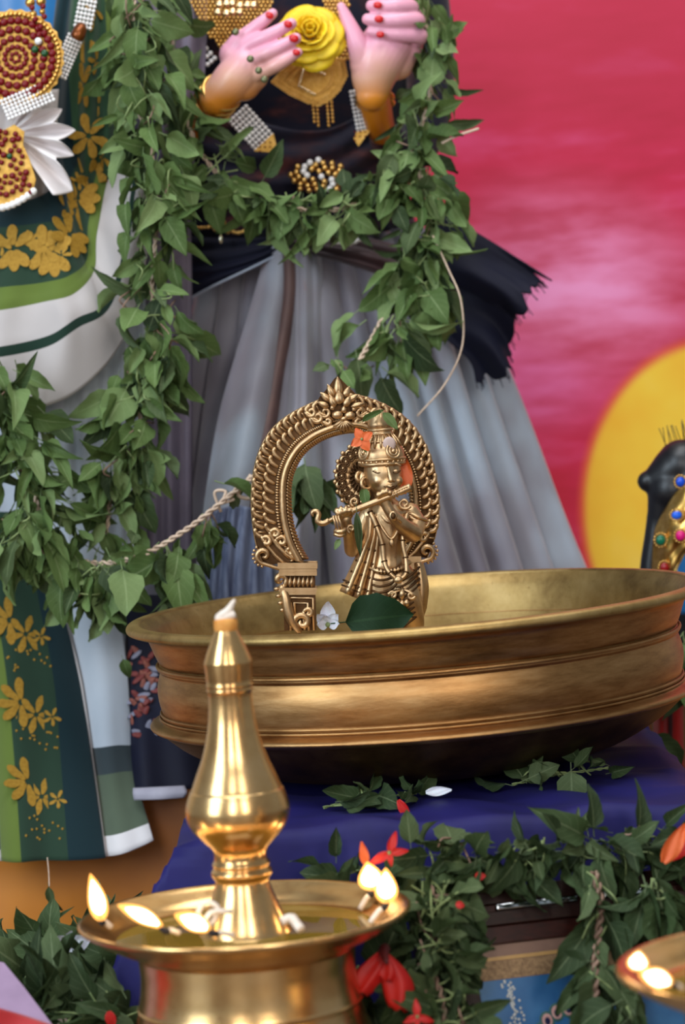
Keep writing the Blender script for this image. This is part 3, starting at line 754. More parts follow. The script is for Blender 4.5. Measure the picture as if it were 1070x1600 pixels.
# hands: painted, pink with turmeric yellow towards the wrist
def skin_mat(name, zc, span):
    t = NT(name); sp = t.n('ShaderNodeSeparateXYZ'); t.l(t.n('ShaderNodeTexCoord').outputs['Object'], sp.inputs[0])
    mr = t.n('ShaderNodeMapRange'); mr.inputs['From Min'].default_value = zc - span; mr.inputs['From Max'].default_value = zc + span
    t.l(t.math('ADD', sp.outputs[2], t.math('MULTIPLY', t.math('SUBTRACT', t.noise(30, 2), 0.5), 0.02)), mr.inputs[0])
    t.set(Base_Color=t.ramp(mr.outputs[0], [(0.0, srgb(206, 118, 10)), (0.28, srgb(212, 132, 40)), (0.55, srgb(220, 166, 140)), (1.0, srgb(228, 160, 182))]), Roughness=0.32)
    return t.mat
nail = m_plain('red_nail_paint', srgb(186, 18, 24), srgb(206, 30, 34), 60, 0.15)
def hand(parent, D, caps, nails, name, skin, wrist):
    """caps: list of capsule chains [(px, py, dD, r_px), ...] fused into one surface"""
    k = D / FPX; mb = MB()
    for ch in caps:
        pts = [P(x, y, D - d) for x, y, d, r_ in ch]; rr = [q[3] * k for q in ch]
        n = 9 * len(pts)
        mb.tube(crs(pts, n), [crm([V((q, 0, 0)) for q in rr], i / (n - 1)).x for i in range(n)], 28)
        mb.ell(pts[0], rr[0], None, 24, 14); mb.ell(pts[-1], rr[-1], None, 24, 14)
    h = mb.build(name, skin, parent, remesh=0.0011, smoothit=7)
    for x, y, d, r_, ang in nails:
        MB().ell(P(x, y, D - d), (r_ * 1.25 * k, 0.6 * r_ * k, r_ * k), Matrix.Rotation(ang, 3, 'Y'), 12, 8).build('fingernail', nail, h)
    return h
HD = 2.60
skA = skin_mat('painted_skin_near', -0.012, 0.034)
hand(ra, HD, [
    [(300, 196, -0.05, 24), (318, 176, -0.03, 25), (338, 154, -0.005, 27)],
    [(338, 154, 0.0, 27), (362, 128, 0.004, 32), (384, 104, 0.006, 33)],
    [(380, 130, 0.0, 28), (396, 118, 0.004, 24)],
    [(366, 86, 0.002, 24), (376, 66, 0.006, 18), (388, 52, 0.010, 12), (408, 36, 0.014, 10.5), (426, 21, 0.014, 8)],
    [(374, 92, 0.006, 20), (388, 72, 0.014, 13), (420, 56, 0.022, 11.5), (455, 37, 0.020, 9)],
    [(380, 100, 0.008, 20), (396, 92, 0.018, 13), (428, 78, 0.027, 11.5), (462, 60, 0.024, 9)],
    [(388, 116, 0.008, 20), (410, 112, 0.018, 12), (438, 98, 0.026, 11), (465, 82, 0.024, 8)],
    [(372, 110, -0.02, 16), (405, 80, -0.04, 12), (440, 62, -0.035, 10)]],
    [(421, 24, 0.0225, 5.4, 0.6), (450, 38, 0.029, 5.6, 0.5), (459, 60, 0.032, 6.2, 0.4), (463, 82, 0.032, 4.8, 0.4)], 'hand', skA, (340, 152))
skB = skin_mat('painted_skin_far', -0.018, 0.036)
hand(ra, 2.63, [
    [(596, 205, -0.06, 22), (590, 180, -0.03, 24), (584, 150, -0.005, 26)],
    [(582, 148, 0.0, 26), (584, 120, 0.0, 36), (592, 92, 0.0, 42), (606, 70, -0.004, 42)],
    [(572, 100, 0.004, 26), (560, 72, 0.012, 18), (549, 46, 0.014, 13), (540, 26, 0.014, 10), (533, 10, 0.014, 7)],
    [(620, 100, -0.006, 26), (640, 66, -0.006, 22), (638, 30, -0.008, 22), (625, 5, -0.01, 24)],
    [(650, 62, 0.004, 13), (655, 56, 0.012, 13), (630, 54, 0.020, 12), (605, 52, 0.022, 11), (580, 49, 0.020, 8.5)],
    [(648, 36, 0.004, 13), (650, 32, 0.014, 13), (625, 32, 0.024, 12.5), (600, 32, 0.025, 11.5), (574, 30, 0.022, 9)],
    [(640, 14, 0.002, 13), (640, 12, 0.014, 13), (620, 10, 0.024, 12.5), (600, 10, 0.024, 11.5), (580, 9, 0.020, 9)],
    [(630, -10, 0.0, 13), (628, -12, 0.014, 13), (608, -13, 0.02, 12), (590, -14, 0.018, 10)]],
    [(590, 8, 0.0325, 5.6, 0.1), (592, 30, 0.0335, 5.8, 0.1), (594, 54, 0.0315, 5.2, 0.1)], 'hand', skB, (584, 150))
def ring_at(name, c, axis, R_, r_, mat_, parent, n=32):
    ax = axis.normalized(); a = ax.orthogonal().normalized(); b_ = ax.cross(a)
    return MB().grid(lambda u, v: c + (a * math.cos(2 * PI * u) + b_ * math.sin(2 * PI * u)) * (R_ + r_ * math.cos(2 * PI * v)) + ax * r_ * math.sin(2 * PI * v), n, 8, True, True).build(name, mat_, parent)
ax1 = P(352, 138, HD) - P(325, 170, HD + 0.03)
for k, (px, py) in enumerate(((333, 161), (340, 153), (346, 145))):
    o = ring_at('bangle', P(px, py, HD + 0.012 - 0.006 * k), ax1, 0.0182, 0.0019, M['gold'], None)
    tag(o, ['gold bangle lowest on the wrist below the yellow rose', 'middle gold bangle on the wrist below the yellow rose', 'gold bangle nearest the hand below the yellow rose'][k], 'bangle', 'bangles on the wrist near the rose')
for k, (px, py) in enumerate(((585, 152), (586, 161))):
    o = ring_at('bangle', P(px, py, 2.645), V((0.05, 0.3, 1)), 0.0172, 0.0018, M['gold'], None)
    tag(o, ['upper gold bangle on the wrist of the open right-side hand', 'lower gold bangle on the wrist of the open right-side hand'][k], 'bangle', 'bangles on the open hand')
# finger rings (green stones)
gs = m_plain('green_stone_ring', srgb(96, 100, 70), srgb(132, 132, 96), 90, 0.3, 0.6)
for px, py, d in ((368, 50, 0.022), (391, 92, 0.040), (404, 110, 0.042), (413, 124, 0.034)):
    tag(MB().ell(P(px, py, HD - d), (0.0034, 0.0022, 0.0034), None, 10, 6).build('finger_ring', gs), 'dull green stone ring %s on the hand holding the rose' % {368: 'on the top finger', 391: 'at the second knuckle', 404: 'at the third knuckle', 413: 'lowest'}[px], 'ring', 'finger rings')

# ================================================================== yellow rose
rose = thing('yellow_rose', 'full yellow rose held between the two painted hands', 'flower', P(482, 60, 2.61))
ym = m_plain('yellow_petal', srgb(232, 182, 8), srgb(250, 216, 40), 40, 0.55, sub=0.15)
rr_ = random.Random(4); RK = HD / FPX
ctr = P(484, 50, 2.606)
axis = (V((0.05, -1, 0.35))).normalized(); ea = axis.orthogonal().normalized(); eb = axis.cross(ea)
k = 0
for ring, (n, rad, ht, wd, op) in enumerate(((3, 7, 20, 1.5, 0.05), (4, 14, 20, 1.2, 0.15), (5, 24, 17, 1.05, 0.45), (6, 36, 10, 0.95, 0.8), (7, 48, 0, 0.8, 1.1), (6, 54, -10, 0.75, 1.35))):
    for i in range(n):
        a0 = 2 * PI * (i + 0.4 * ring) / n + rr_.uniform(-0.15, 0.15)
        sc_ = rr_.uniform(0.9, 1.1)
        def pet(u, v, a0=a0, rad=rad, ht=ht, wd=wd, op=op, sc_=sc_):
            s = (u - 0.5) * 2; an = a0 + s * wd * (0.35 + 0.65 * math.sin(PI * min(v, 0.93) ** 0.8 * 0.62))
            rr2 = rad * sc_ * (0.25 + 0.75 * v ** (0.7 + 0.2 * op)) * (1 - 0.12 * abs(s) ** 3 * v) + 3 * op * v * v
            z = -18 + (ht + 18) * v ** (1.0 / (1 + op)) - 6 * op * v ** 4 + 1.5 * math.sin(s * 5 + a0) * v
            tip = 1 - 0.16 * s * s * v
            return ctr + (ea * math.cos(an) + eb * math.sin(an)) * rr2 * RK * tip + axis * z * RK
        MB().grid(pet, 13, 9).build('petal', ym, rose, solid=0.0005)

# ================================================================== gold necklaces
def beads(name, pts, r_, mat_, parent, n=8, kind=True):
    mb = MB()
    for p in pts: mb.ell(p, r_, None, n, 6)
    o = mb.build(name, mat_, parent)
    if kind: o['kind'] = 'stuff'
    return o
nk = thing('gold_necklace', 'broad gold beaded necklace with hanging diamond-shaped filigree pendant', 'necklace', P(484, 190, 2.66))
ND = 2.65
poly = [(426, 128), (454, 98), (500, 88), (537, 96), (541, 118), (530, 140), (517, 154), (500, 163), (482, 160), (452, 146)]
MB().prism([P(x, y, ND) for x, y in poly], (0, 0.004, 0)).build('pendant_plate', M['gold_plate'], nk, smooth=False, bevel=0.001)
def along(pts, step):
    out = []
    for i in range(len(pts) - 1):
        a, b_ = V((*pts[i], 0)), V((*pts[i + 1], 0)); n = max(1, int((b_ - a).length / step))
        out += [(a.lerp(b_, q / n).x, a.lerp(b_, q / n).y) for q in range(n)]
    return out
for sc_, st in ((1.0, 5.0), (0.84, 4.5), (0.62, 4.5)):
    cx, cy = 490, 122; q = [(cx + (x - cx) * sc_, cy + (y - cy) * sc_) for x, y in poly + [poly[0]]]
    mb = MB()
    for x, y in along(q, st):
        c = P(x, y, ND - 0.002); mb.grid(lambda u, v: c + V(((2.4 + 0.8 * math.cos(2 * PI * v)) * RK * math.cos(2 * PI * u), -0.8 * RK * math.sin(2 * PI * v), (2.4 + 0.8 * math.cos(2 * PI * v)) * RK * math.sin(2 * PI * u))), 9, 5, True, True)
    o = mb.build('sequin_row', M['gold'], nk); o['kind'] = 'stuff'
seq = m_plain('bright_sequin', (0.95, 0.85, 0.55, 1), (1, 0.92, 0.7, 1), 80, 0.12, 1.0)
beads('sequin_square', [P(x, y, ND - 0.004) for x, y in along([(474, 110), (467, 134), (496, 150)], 5) + along([(492, 109), (512, 119)], 5)], 2.6 * RK, seq, nk)
for x0, n in ((489, 5), (495, 6), (511, 6), (518, 5)):
    beads('tassel', [P(x0 + 0.4 * i, 160 + i * 6, ND - 0.001) for i in range(n + 1)], 2.8 * RK, M['gold'], nk)
# fine mesh of gold beads running up to both shoulders
pts = []
r = random.Random(9)
for j in range(17):
    for i in range(20):
        x = 296 + i * 6.6 + (j % 2) * 3.3; y = -14 + j * 6
        if y < (x - 296) * 1.65 + 4 and y < 92 - (x - 342) * 0.9: pts.append(P(x, y, 2.685 - 0.012 * math.sin((x - 290) / 45)))
beads('bead_mesh', pts, 3.3 * RK, M['gold'], nk, 7)
pts = [P(500 + i * 6 + (j % 2) * 3, -10 + j * 6, 2.66) for j in range(18) for i in range(8) if 505 + j * 0.6 < 500 + i * 6 + 3]
beads('bead_mesh', pts, 3.2 * RK, M['gold'], nk, 7)
coin = m_plain('polished_gold', (0.95, 0.62, 0.30, 1), (1.0, 0.76, 0.45, 1), 60, 0.15, 1.0)
for k in range(16):
    x, y = 342 + (k % 6) * 11 + r.uniform(-2, 2), -6 + (k // 6) * 13 + r.uniform(-2, 2)
    MB().ell(P(x, y, 2.655), (6 * RK, 2.4 * RK, 6 * RK), None, 12, 6).build('gold_disc', coin, nk)
# pearl bands that end in gold triangles
def pearl_band(label, a, b_, wpx, D0, D1, tip, rows=6, n=13):
    th = thing('pearl_band', label, 'pearl band', P(*b_, D1)); n = max(4, round(math.hypot(b_[0] - a[0], b_[1] - a[1]) / (wpx / (rows - 1))))
    d = V((b_[0] - a[0], b_[1] - a[1])); pe = V((-d.y, d.x)).normalized(); mb = MB(); k_ = D0 / FPX
    for i in range(n):
        for j in range(rows):
            t_ = i / (n - 1); o_ = (j / (rows - 1) - 0.5) * wpx
            mb.ell(P(a[0] + d.x * t_ + pe.x * o_, a[1] + d.y * t_ + pe.y * o_, D0 + (D1 - D0) * t_), 0.5 * wpx / (rows - 1) * 1.02 * k_, None, 8, 6)
    o = mb.build('pearls', M['pearl'], th); o['kind'] = 'stuff'
    if tip:
        e1 = (b_[0] + pe.x * wpx * 0.58, b_[1] + pe.y * wpx * 0.58); e2 = (b_[0] - pe.x * wpx * 0.58, b_[1] - pe.y * wpx * 0.58)
        MB().prism([P(*e1, D1 - 0.002), P(*e2, D1 - 0.002), P(*tip[0], D1 - 0.002), P(*tip[1], D1 - 0.002)], (0, 0.004, 0)).build('gold_end', M['gold_plate'], th, smooth=False, bevel=0.0008)
        cx = sum(q[0] for q in (e1, e2, *tip)) / 4; cy = sum(q[1] for q in (e1, e2, *tip)) / 4
        for k in range(7): MB().ell(P(cx + (k % 3 - 1) * 8, cy + (k // 3 - 1) * 7, D1 - 0.0032), 1.6 * k_, None, 7, 5).build('stud', M['ruby'], th)
    return th
pearl_band('pearl band with gold triangle end hanging below the wrist with the rose', (372, 178), (412, 222), 34, 2.66, 2.655, ((434, 238), (398, 236)))
pearl_band('narrow pearl band hanging below the open right-side hand', (556, 142), (568, 205), 17, 2.66, 2.67, ((560, 226), (554, 216)), 4, 18)
pearl_band('short pearl band on the dark blouse left of the gold necklace', (303, 66), (330, 96), 15, 2.70, 2.69, None, 3, 10)
# waist jewels
wj = thing('waist_brooch', 'round gold and pearl brooch at the waist above the leaf garland', 'brooch', P(498, 300, 2.66))
MB().ell(P(497, 276, 2.672), (40 * RK, 4 * RK, 26 * RK), None, 24, 8).build('brooch_plate', M['brocade'], wj)
for k in range(40):
    a = k * 2.4; rd = 5 + 6.2 * math.sqrt(k)
    x, y = 497 + rd * math.cos(a) * 1.0, 276 + rd * math.sin(a) * 0.62
    MB().ell(P(x, y, 2.665 + 0.0001 * rd), (5.2 * RK,) * 3, None, 9, 6).build('bead', M['gold'] if k % 4 else M['pearl'], wj)
def chain(label, pts, n, r_, mat_, D, name='waist_chain', cat='chain'):
    th = thing(name, label, cat, P(pts[-1][0], pts[-1][1], D))
    c = crs([P(x, y, D) for x, y in pts], n)
    for i, p in enumerate(c): MB().ell(p, r_ * (1 + 0.25 * (i % 2)), None, 8, 6).build('bead', mat_, th)
    return th
ch = chain('gold chain with a drop across the navy waist band', [(282, 352), (310, 356), (345, 354), (372, 364), (396, 352)], 26, 2.7 * RK, M['gold'], 2.685)
for x, y in ((340, 346), (350, 348), (345, 358), (356, 362), (362, 354), (336, 358)): MB().ell(P(x, y, 2.68), 4 * RK, None, 8, 6).build('bead', M['gold'], ch)
MB().ell(P(345, 374, 2.68), (3.5 * RK, 3 * RK, 7 * RK), None, 10, 8).build('drop', seq, ch)
chain('row of small pearls peeping below the garland at the waist', [(515, 374), (530, 379), (548, 380), (562, 374)], 12, 3.4 * RK, M['pearl'], 2.665, 'pearl_string', 'pearls')

# ================================================================== statue in the green, white and gold dhoti (left)
KX = P(50, 700, 2.80)
kr = thing('draped_statue', 'blue-bodied statue in white dhoti with green and gold border at left', 'statue', V((KX.x, KX.y, PLT)))
skyb = m_plain('blue_painted_body', srgb(28, 96, 160), srgb(60, 128, 186), 8, 0.25)
mb = MB(); mb.lathe([(p.x, p.y) for p in crs([V((0.085, 0.62, 0)), V((0.08, 0.70, 0)), V((0.09, 0.78, 0)), V((0.10, 0.86, 0)), V((0.095, 0.93, 0)), V((0.05, 0.985, 0))], 30)], (P(20, 0, 2.76).x, 2.76, 0), 48, 1, 0.85)
mb.build('torso', skyb, kr)
white = m_plain('white_cotton', srgb(184, 176, 174), srgb(200, 192, 190), 12, 0.85, sheen=0.2)
bluish = m_plain('bluish_white_cotton', srgb(170, 178, 188), srgb(194, 200, 208), 12, 0.85, sheen=0.2)
mb = MB()
mb.grid(lambda u, v: V((KX.x - 0.01 + (0.075 + 0.045 * v + 0.006 * math.sin(u * 75)) * math.cos(2 * PI * u), KX.y + 0.0 + (0.06 + 0.05 * v + 0.006 * math.sin(u * 75)) * math.sin(2 * PI * u), 0.70 - (0.70 - PLT - 0.003) * v)), 160, 30, True)
mb.build('dhoti', bluish, kr)
OL, GR, TE, WH = srgb(92, 110, 44), srgb(34, 58, 42), srgb(12, 40, 46), srgb(190, 182, 180)
panel_m = m_cloth('green_border_stripes', [(0.0, OL), (0.25, GR), (0.75, TE)])
_, SP = cloth('border_panel', [[(-40, 800, 2.60), (0, 800, 2.585), (35, 800, 2.59), (72, 800, 2.60)], [(-36, 921, 2.585), (3, 921, 2.565), (46, 921, 2.57), (92, 921, 2.585)],
        [(-18, 1059, 2.555), (22, 1059, 2.535), (70, 1059, 2.54), (124, 1059, 2.56)], [(-6, 1190, 2.52), (34, 1190, 2.505), (80, 1190, 2.51), (145, 1190, 2.53)], [(4, 1344, 2.475), (45, 1346, 2.46), (90, 1346, 2.465), (166, 1338, 2.485)]],
        panel_m, kr, 60, 80, lambda u, v: 0.006 * math.sin(u * 7.5 + 0.6) * (0.3 + v))
wp = m_cloth('white_panel_border', [(0.0, srgb(184, 192, 202)), (0.685, srgb(52, 62, 66)), (0.76, srgb(84, 96, 78)), (0.94, srgb(226, 220, 220))], 'Y')
cloth('white_panel', [[(70, 800, 2.605), (120, 800, 2.59), (182, 800, 2.61)], [(94, 940, 2.59), (140, 935, 2.57), (186, 940, 2.59)], [(124, 1059, 2.562), (165, 1055, 2.545), (199, 1055, 2.56)],
        [(147, 1205, 2.53), (180, 1202, 2.515), (210, 1198, 2.53)], [(164, 1338, 2.487), (205, 1330, 2.47), (240, 1312, 2.485)]], wp, kr, 40, 60, lambda u, v: 0.004 * math.sin(u * 8) * v)
MB().tube(crs([P(94, 940, 2.583), P(125, 1059, 2.555), P(147, 1205, 2.523), P(165, 1338, 2.48)], 30), 0.0010, 6).build('panel_edging', white, kr)
cloth('far_panel', [[(-80, 1000, 2.60), (-40, 1000, 2.59), (-20, 1000, 2.60)], [(-60, 1200, 2.53), (-20, 1200, 2.52), (2, 1200, 2.53)], [(-50, 1345, 2.48), (-10, 1345, 2.47), (14, 1345, 2.48)]], wp, kr, 20, 40)
# gold flowers stitched on the green bands
goldthread = m_plain('gold_thread', srgb(146, 108, 34), srgb(176, 136, 52), 300, 0.7, spec=0.2)
def motif(S, u, v, sx, sv, angs, L, parent=kr, w_=0.32):
    """fan of petals on the cloth S around (u, v)"""
    for a in angs:
        c = S(u, v); n_ = normal_of(S, u, v)
        tu = (S(min(1, u + 0.01), v) - S(max(0, u - 0.01), v)).normalized(); tv = tu.cross(n_).normalized()
        if tv.z > 0: tv = -tv
        d = tu * math.cos(a) + tv * math.sin(a)
        R = frame_from(d, n_)
        MB().prism([c + n_ * 0.0014 + R @ V((L * w_ * 0.6 * math.cos(q) * (1.15 if math.sin(q) > 0 else 0.8), L * (0.62 + 0.5 * math.sin(q)), 0)) for q in [2 * PI * i / 14 for i in range(14)]], n_ * -0.0005).build('gold_petal', goldthread, parent, smooth=False)
r = random.Random(21)
for v in (0.335, 0.57, 0.80):
    motif(SP, 0.38, v + 0.005, 0.1, 0.045, [PI * q for q in (0.5, 0.78, 1.0, 1.25, 1.5)], 0.021)
    motif(SP, 0.53, v + 0.045, 0.1, 0.045, [PI * q for q in (0.02, 0.3, 0.62, 0.95, 1.28, 1.62)], 0.017)
    motif(SP, 0.70, v + 0.05, 0.1, 0.045, [PI * q for q in (0.1, 0.45, 0.8, 1.2, 1.6)], 0.008)
    for k in range(16):
        u2, v2 = r.uniform(0.29, 0.74), v + r.uniform(0.085, 0.15)
        n_ = normal_of(SP, u2, v2); MB().ell(SP(u2, v2) + n_ * 0.0012, (0.0012, 0.0006, 0.0012), None, 6, 4).build('gold_dot', goldthread, kr)
# swirling border at the waist: teal, green, olive, white with a dark line
wrap_m = m_cloth('wrap_border_stripes', [(0.0, TE), (0.2, GR), (0.405, OL), (0.60, WH), (0.785, srgb(20, 48, 36)), (0.822, WH)], 'Y')
_, SW = cloth('waist_wrap', [
    [(-60, 330, 2.60), (0, 325, 2.585), (60, 308, 2.58), (85, 290, 2.585), (95, 262, 2.60), (92, 225, 2.62), (98, 190, 2.63), (110, 140, 2.64)],
    [(-60, 360, 2.59), (0, 355, 2.575), (62, 348, 2.57), (95, 340, 2.575), (106, 310, 2.59), (112, 275, 2.61), (125, 240, 2.62), (135, 190, 2.63)],
    [(-60, 455, 2.575), (0, 448, 2.56), (66, 440, 2.555), (108, 430, 2.56), (134, 405, 2.575), (138, 350, 2.59), (146, 290, 2.61), (160, 230, 2.62)],
    [(-60, 492, 2.57), (0, 485, 2.555), (68, 472, 2.55), (115, 460, 2.555), (146, 425, 2.57), (152, 365, 2.585), (162, 310, 2.605), (176, 240, 2.62)],
    [(-60, 556, 2.565), (0, 548, 2.55), (78, 530, 2.545), (122, 502, 2.55), (165, 478, 2.56), (192, 408, 2.58), (206, 312, 2.60), (216, 240, 2.62)],
    [(-60, 650, 2.57), (0, 645, 2.555), (68, 636, 2.55), (132, 604, 2.56), (192, 530, 2.575), (226, 420, 2.60), (236, 300, 2.62), (242, 230, 2.63)]], wrap_m, kr, 130, 80,
    lambda u, v: 0.009 * (0.5 + 0.5 * math.sin(u * 30 + 2.5 * math.sin(u * 7) + v * 2)) * (0.5 + 0.5 * v) * (1 if u < 0.55 else 0.5) + 0.004 * noise.noise(V((u * 9, v * 4, 0))))
for u, v in ((0.10, 0.335), (0.19, 0.30), (0.30, 0.31), (0.345, 0.33), (0.48, 0.30), (0.60, 0.28), (0.70, 0.30), (0.82, 0.30)):
    motif(SW, u, v - 0.02, 0.05, 0.07, [PI * q for q in (0.3, 0.5, 0.7, 1.2, 1.5, 1.8)], 0.020, w_=0.40)
for u, v in ((0.06, 0.25), (0.155, 0.27), (0.25, 0.26), (0.40, 0.32), (0.55, 0.34), (0.65, 0.25), (0.76, 0.26)):
    motif(SW, u, v, 0.05, 0.07, [PI * q for q in (0.1, 0.5, 0.9, 1.4, 1.8)], 0.009)
# bluish-white fall below the wrap
cloth('white_fall', [[(40, 600, 2.60), (110, 590, 2.59), (170, 540, 2.60), (228, 400, 2.62)], [(60, 720, 2.61), (115, 720, 2.595), (170, 700, 2.60), (225, 600, 2.62)], [(75, 980, 2.60), (120, 980, 2.585), (165, 980, 2.59), (205, 980, 2.60)]],
      bluish, kr, 50, 40, lambda u, v: 0.007 * math.sin(u * 17) ** 2)
# green gold-flowered shawl at the side
shawl_m = m_cloth('shawl_stripes', [(0.0, TE), (0.25, srgb(44, 74, 50)), (0.8, OL)])
_, SH = cloth('shawl', [[(104, -120, 2.64), (140, -120, 2.625), (175, -120, 2.64)], [(84, 50, 2.625), (135, 50, 2.605), (190, 60, 2.62)], [(80, 140, 2.625), (140, 150, 2.605), (195, 150, 2.62)], [(84, 260, 2.635), (150, 260, 2.615), (205, 270, 2.63)], [(110, 330, 2.65), (150, 330, 2.63), (205, 330, 2.645)]],
      shawl_m, kr, 50, 60, lambda u, v: 0.008 * math.sin(u * 12 + v * 4) ** 2)
for v in (0.12, 0.28, 0.46, 0.64, 0.82):
    motif(SH, 0.45, v, 0.1, 0.04, [PI * q for q in (0.1, 0.4, 0.7, 1.0, 1.4, 1.7)], 0.019, w_=0.36)
    motif(SH, 0.62, v + 0.07, 0.1, 0.04, [PI * q for q in (0.2, 0.6, 1.0, 1.5)], 0.012)
# white pleated fan tucked at the waist
def fan(u, v):
    a = math.radians(-58 + 122 * u)                  # swings from down-right to up-right
    spikes = abs(math.sin(u * PI * 5)) ** 0.6
    Rr = (100 + 12 * math.sin(u * 5)) * (0.70 + 0.30 * (1 - abs((u * 5) % 1 - 0.5) * 2) ** 0.9); Rr += 62 * max(0, 1 - u * 4.5) ** 0.7
    rr2 = 4 + (Rr - 4) * v
    return P(14 + rr2 * math.cos(a) * 0.98, 208 - rr2 * math.sin(a) * 0.86, 2.565 - 0.020 * v * (0.5 + 0.5 * math.cos(u * PI * 10)) + 0.01 * u)
MB().grid(fan, 150, 30).build('pleated_fan', m_plain('white_pleats', srgb(222, 212, 212), srgb(238, 230, 228), 12, 0.7, sheen=0.3), kr, solid=0.001)

cloth('waist_knot', [[(-60, 140, 2.59), (20, 140, 2.58), (92, 140, 2.595)], [(-60, 230, 2.58), (20, 230, 2.575), (88, 225, 2.59)], [(-60, 316, 2.585), (20, 316, 2.58), (84, 306, 2.595)]], white, kr, 30, 30, lambda u, v: 0.004 * math.sin(u * 20 + v * 3) ** 2)
# ruby pendants
def gem(parent, mesh_, p, s_, name='ruby'): return link(name, mesh_, parent, p, None, s_)
mb = MB(); mb.ell(V((0, 0, 0)), (1, 0.6, 1), None, 10, 6); ME_RUBY = mb.mesh('ruby', M['ruby'])
mb = MB(); mb.ell(V((0, 0, 0)), 1, None, 10, 6); ME_PEARL = mb.mesh('pearl', M['pearl'])
mb = MB(); mb.ell(V((0, 0, 0)), 1, None, 8, 6); ME_GOLD = mb.mesh('gold_bead', M['gold'])
mb = MB(); mb.ell(V((0, 0, 0)), (1, 0.6, 1), None, 10, 6); ME_GREEN = mb.mesh('emerald', m_plain('emerald', srgb(14, 60, 26), srgb(20, 80, 36), 60, 0.15))
PD = 2.545; PK = PD / FPX
def PC(cx, cy, rr2, a, d=0.0): return P(cx + rr2 * math.cos(a), cy + rr2 * math.sin(a), PD - d)
pn = thing('ruby_pendant', 'large round gold pendant set with rubies on the left statue', 'pendant', P(26, 150, PD))
cx, cy = 24, 90
front = [PC(cx, cy, 72 + (3 if i % 2 else 0), 2 * PI * i / 56, 0.002) for i in range(56)]
MB().prism(front, (0, 0.005, 0)).build('gold_plate', M['gold_plate'], pn, smooth=False, bevel=0.0008)
for rad, n, s_ in ((7, 6, 3.6), (17, 13, 4.4), (30, 16, 5.8), (44, 21, 6.4), (58, 32, 6.4)):
    for i in range(n):
        a = 2 * PI * i / n + rad
        if cx + rad * math.cos(a) < -8: continue
        gem(pn, ME_RUBY, PC(cx, cy, rad, a, 0.0035), s_ * PK)
for i in range(60):
    a = 2 * PI * i / 60
    if cx + 67 * math.cos(a) > -8: gem(pn, ME_GOLD, PC(cx, cy, 68, a, 0.003), 4.0 * PK, 'gold_bead')
for a, rd in ((-0.4, 33), (-0.15, 46)): gem(pn, ME_GREEN, PC(cx, cy, rd, a, 0.005), 6 * PK, 'emerald')
gem(pn, ME_PEARL, PC(cx, cy, 44, -0.62, 0.005), 6 * PK, 'pearl')
for x, y, s_ in ((47, 4, 8), (64, 2, 8), (52, 22, 6), (60, 34, 5), (66, 18, 5), (58, 46, 5)):
    gem(pn, ME_GOLD, P(x, y, PD - 0.002), s_ * PK, 'gold_bead')
    gem(pn, ME_RUBY, P(x + 3, y + 8, PD - 0.006), 4.6 * PK)
pn2 = thing('ruby_pendant', 'smaller ruby pendant edged with pearls below the large one', 'pendant', P(14, 325, PD))
cx, cy = 0, 262
poly = [(22, 196), (36, 206), (34, 226), (44, 248), (54, 280), (50, 298), (30, 312), (-20, 322), (-40, 318), (-40, 206), (8, 204)]
MB().prism([P(x, y, PD - 0.004) for x, y in poly], (0, 0.005, 0)).build('gold_plate', M['gold_plate'], pn2, smooth=False, bevel=0.0008)
r = random.Random(2); got = []
tries = 0
while len(got) < 46 and tries < 4000:
    tries += 1; x, y = r.uniform(-12, 50), r.uniform(204, 306)
    if x > 30 + (y - 220) * 0.26 or y > 314 - x * 0.28: continue
    if all((x - a) ** 2 + (y - b_) ** 2 > 74 for a, b_ in got):
        got.append((x, y)); gem(pn2, ME_RUBY if len(got) != 5 else ME_GREEN, P(x, y, PD - 0.006), r.uniform(3.8, 5.2) * PK)
for i in range(9): gem(pn2, ME_PEARL, P(-12 + i * 8, 326 - i * i * 0.42, PD - 0.004), 6.2 * PK, 'pearl')
pearl_band('pearl band hanging from the large ruby pendant up the shawl', (92, 118), (118, 58), 22, 2.56, 2.58, None, 5, 15)
pearl_band('upper pearl band above the brown clasp on the shawl', (129, 42), (140, -12), 24, 2.585, 2.60, None, 5, 13)
pearl_band('curved pearl fringe under the large ruby pendant', (8, 172), (78, 142), 30, 2.535, 2.545, None, 6, 16)
tag(MB().tube(crs([P(118, 62, 2.565), P(124, 50, 2.565), P(128, 38, 2.57)], 8), [0.004, 0.0065, 0.0065, 0.0065, 0.006, 0.006, 0.005, 0.003], 10).build('clasp', m_plain('brown_clasp', srgb(112, 56, 22), srgb(140, 78, 30), 100, 0.3, 0.6)), 'small brown clasp joining the two pearl bands on the shawl', 'clasp')
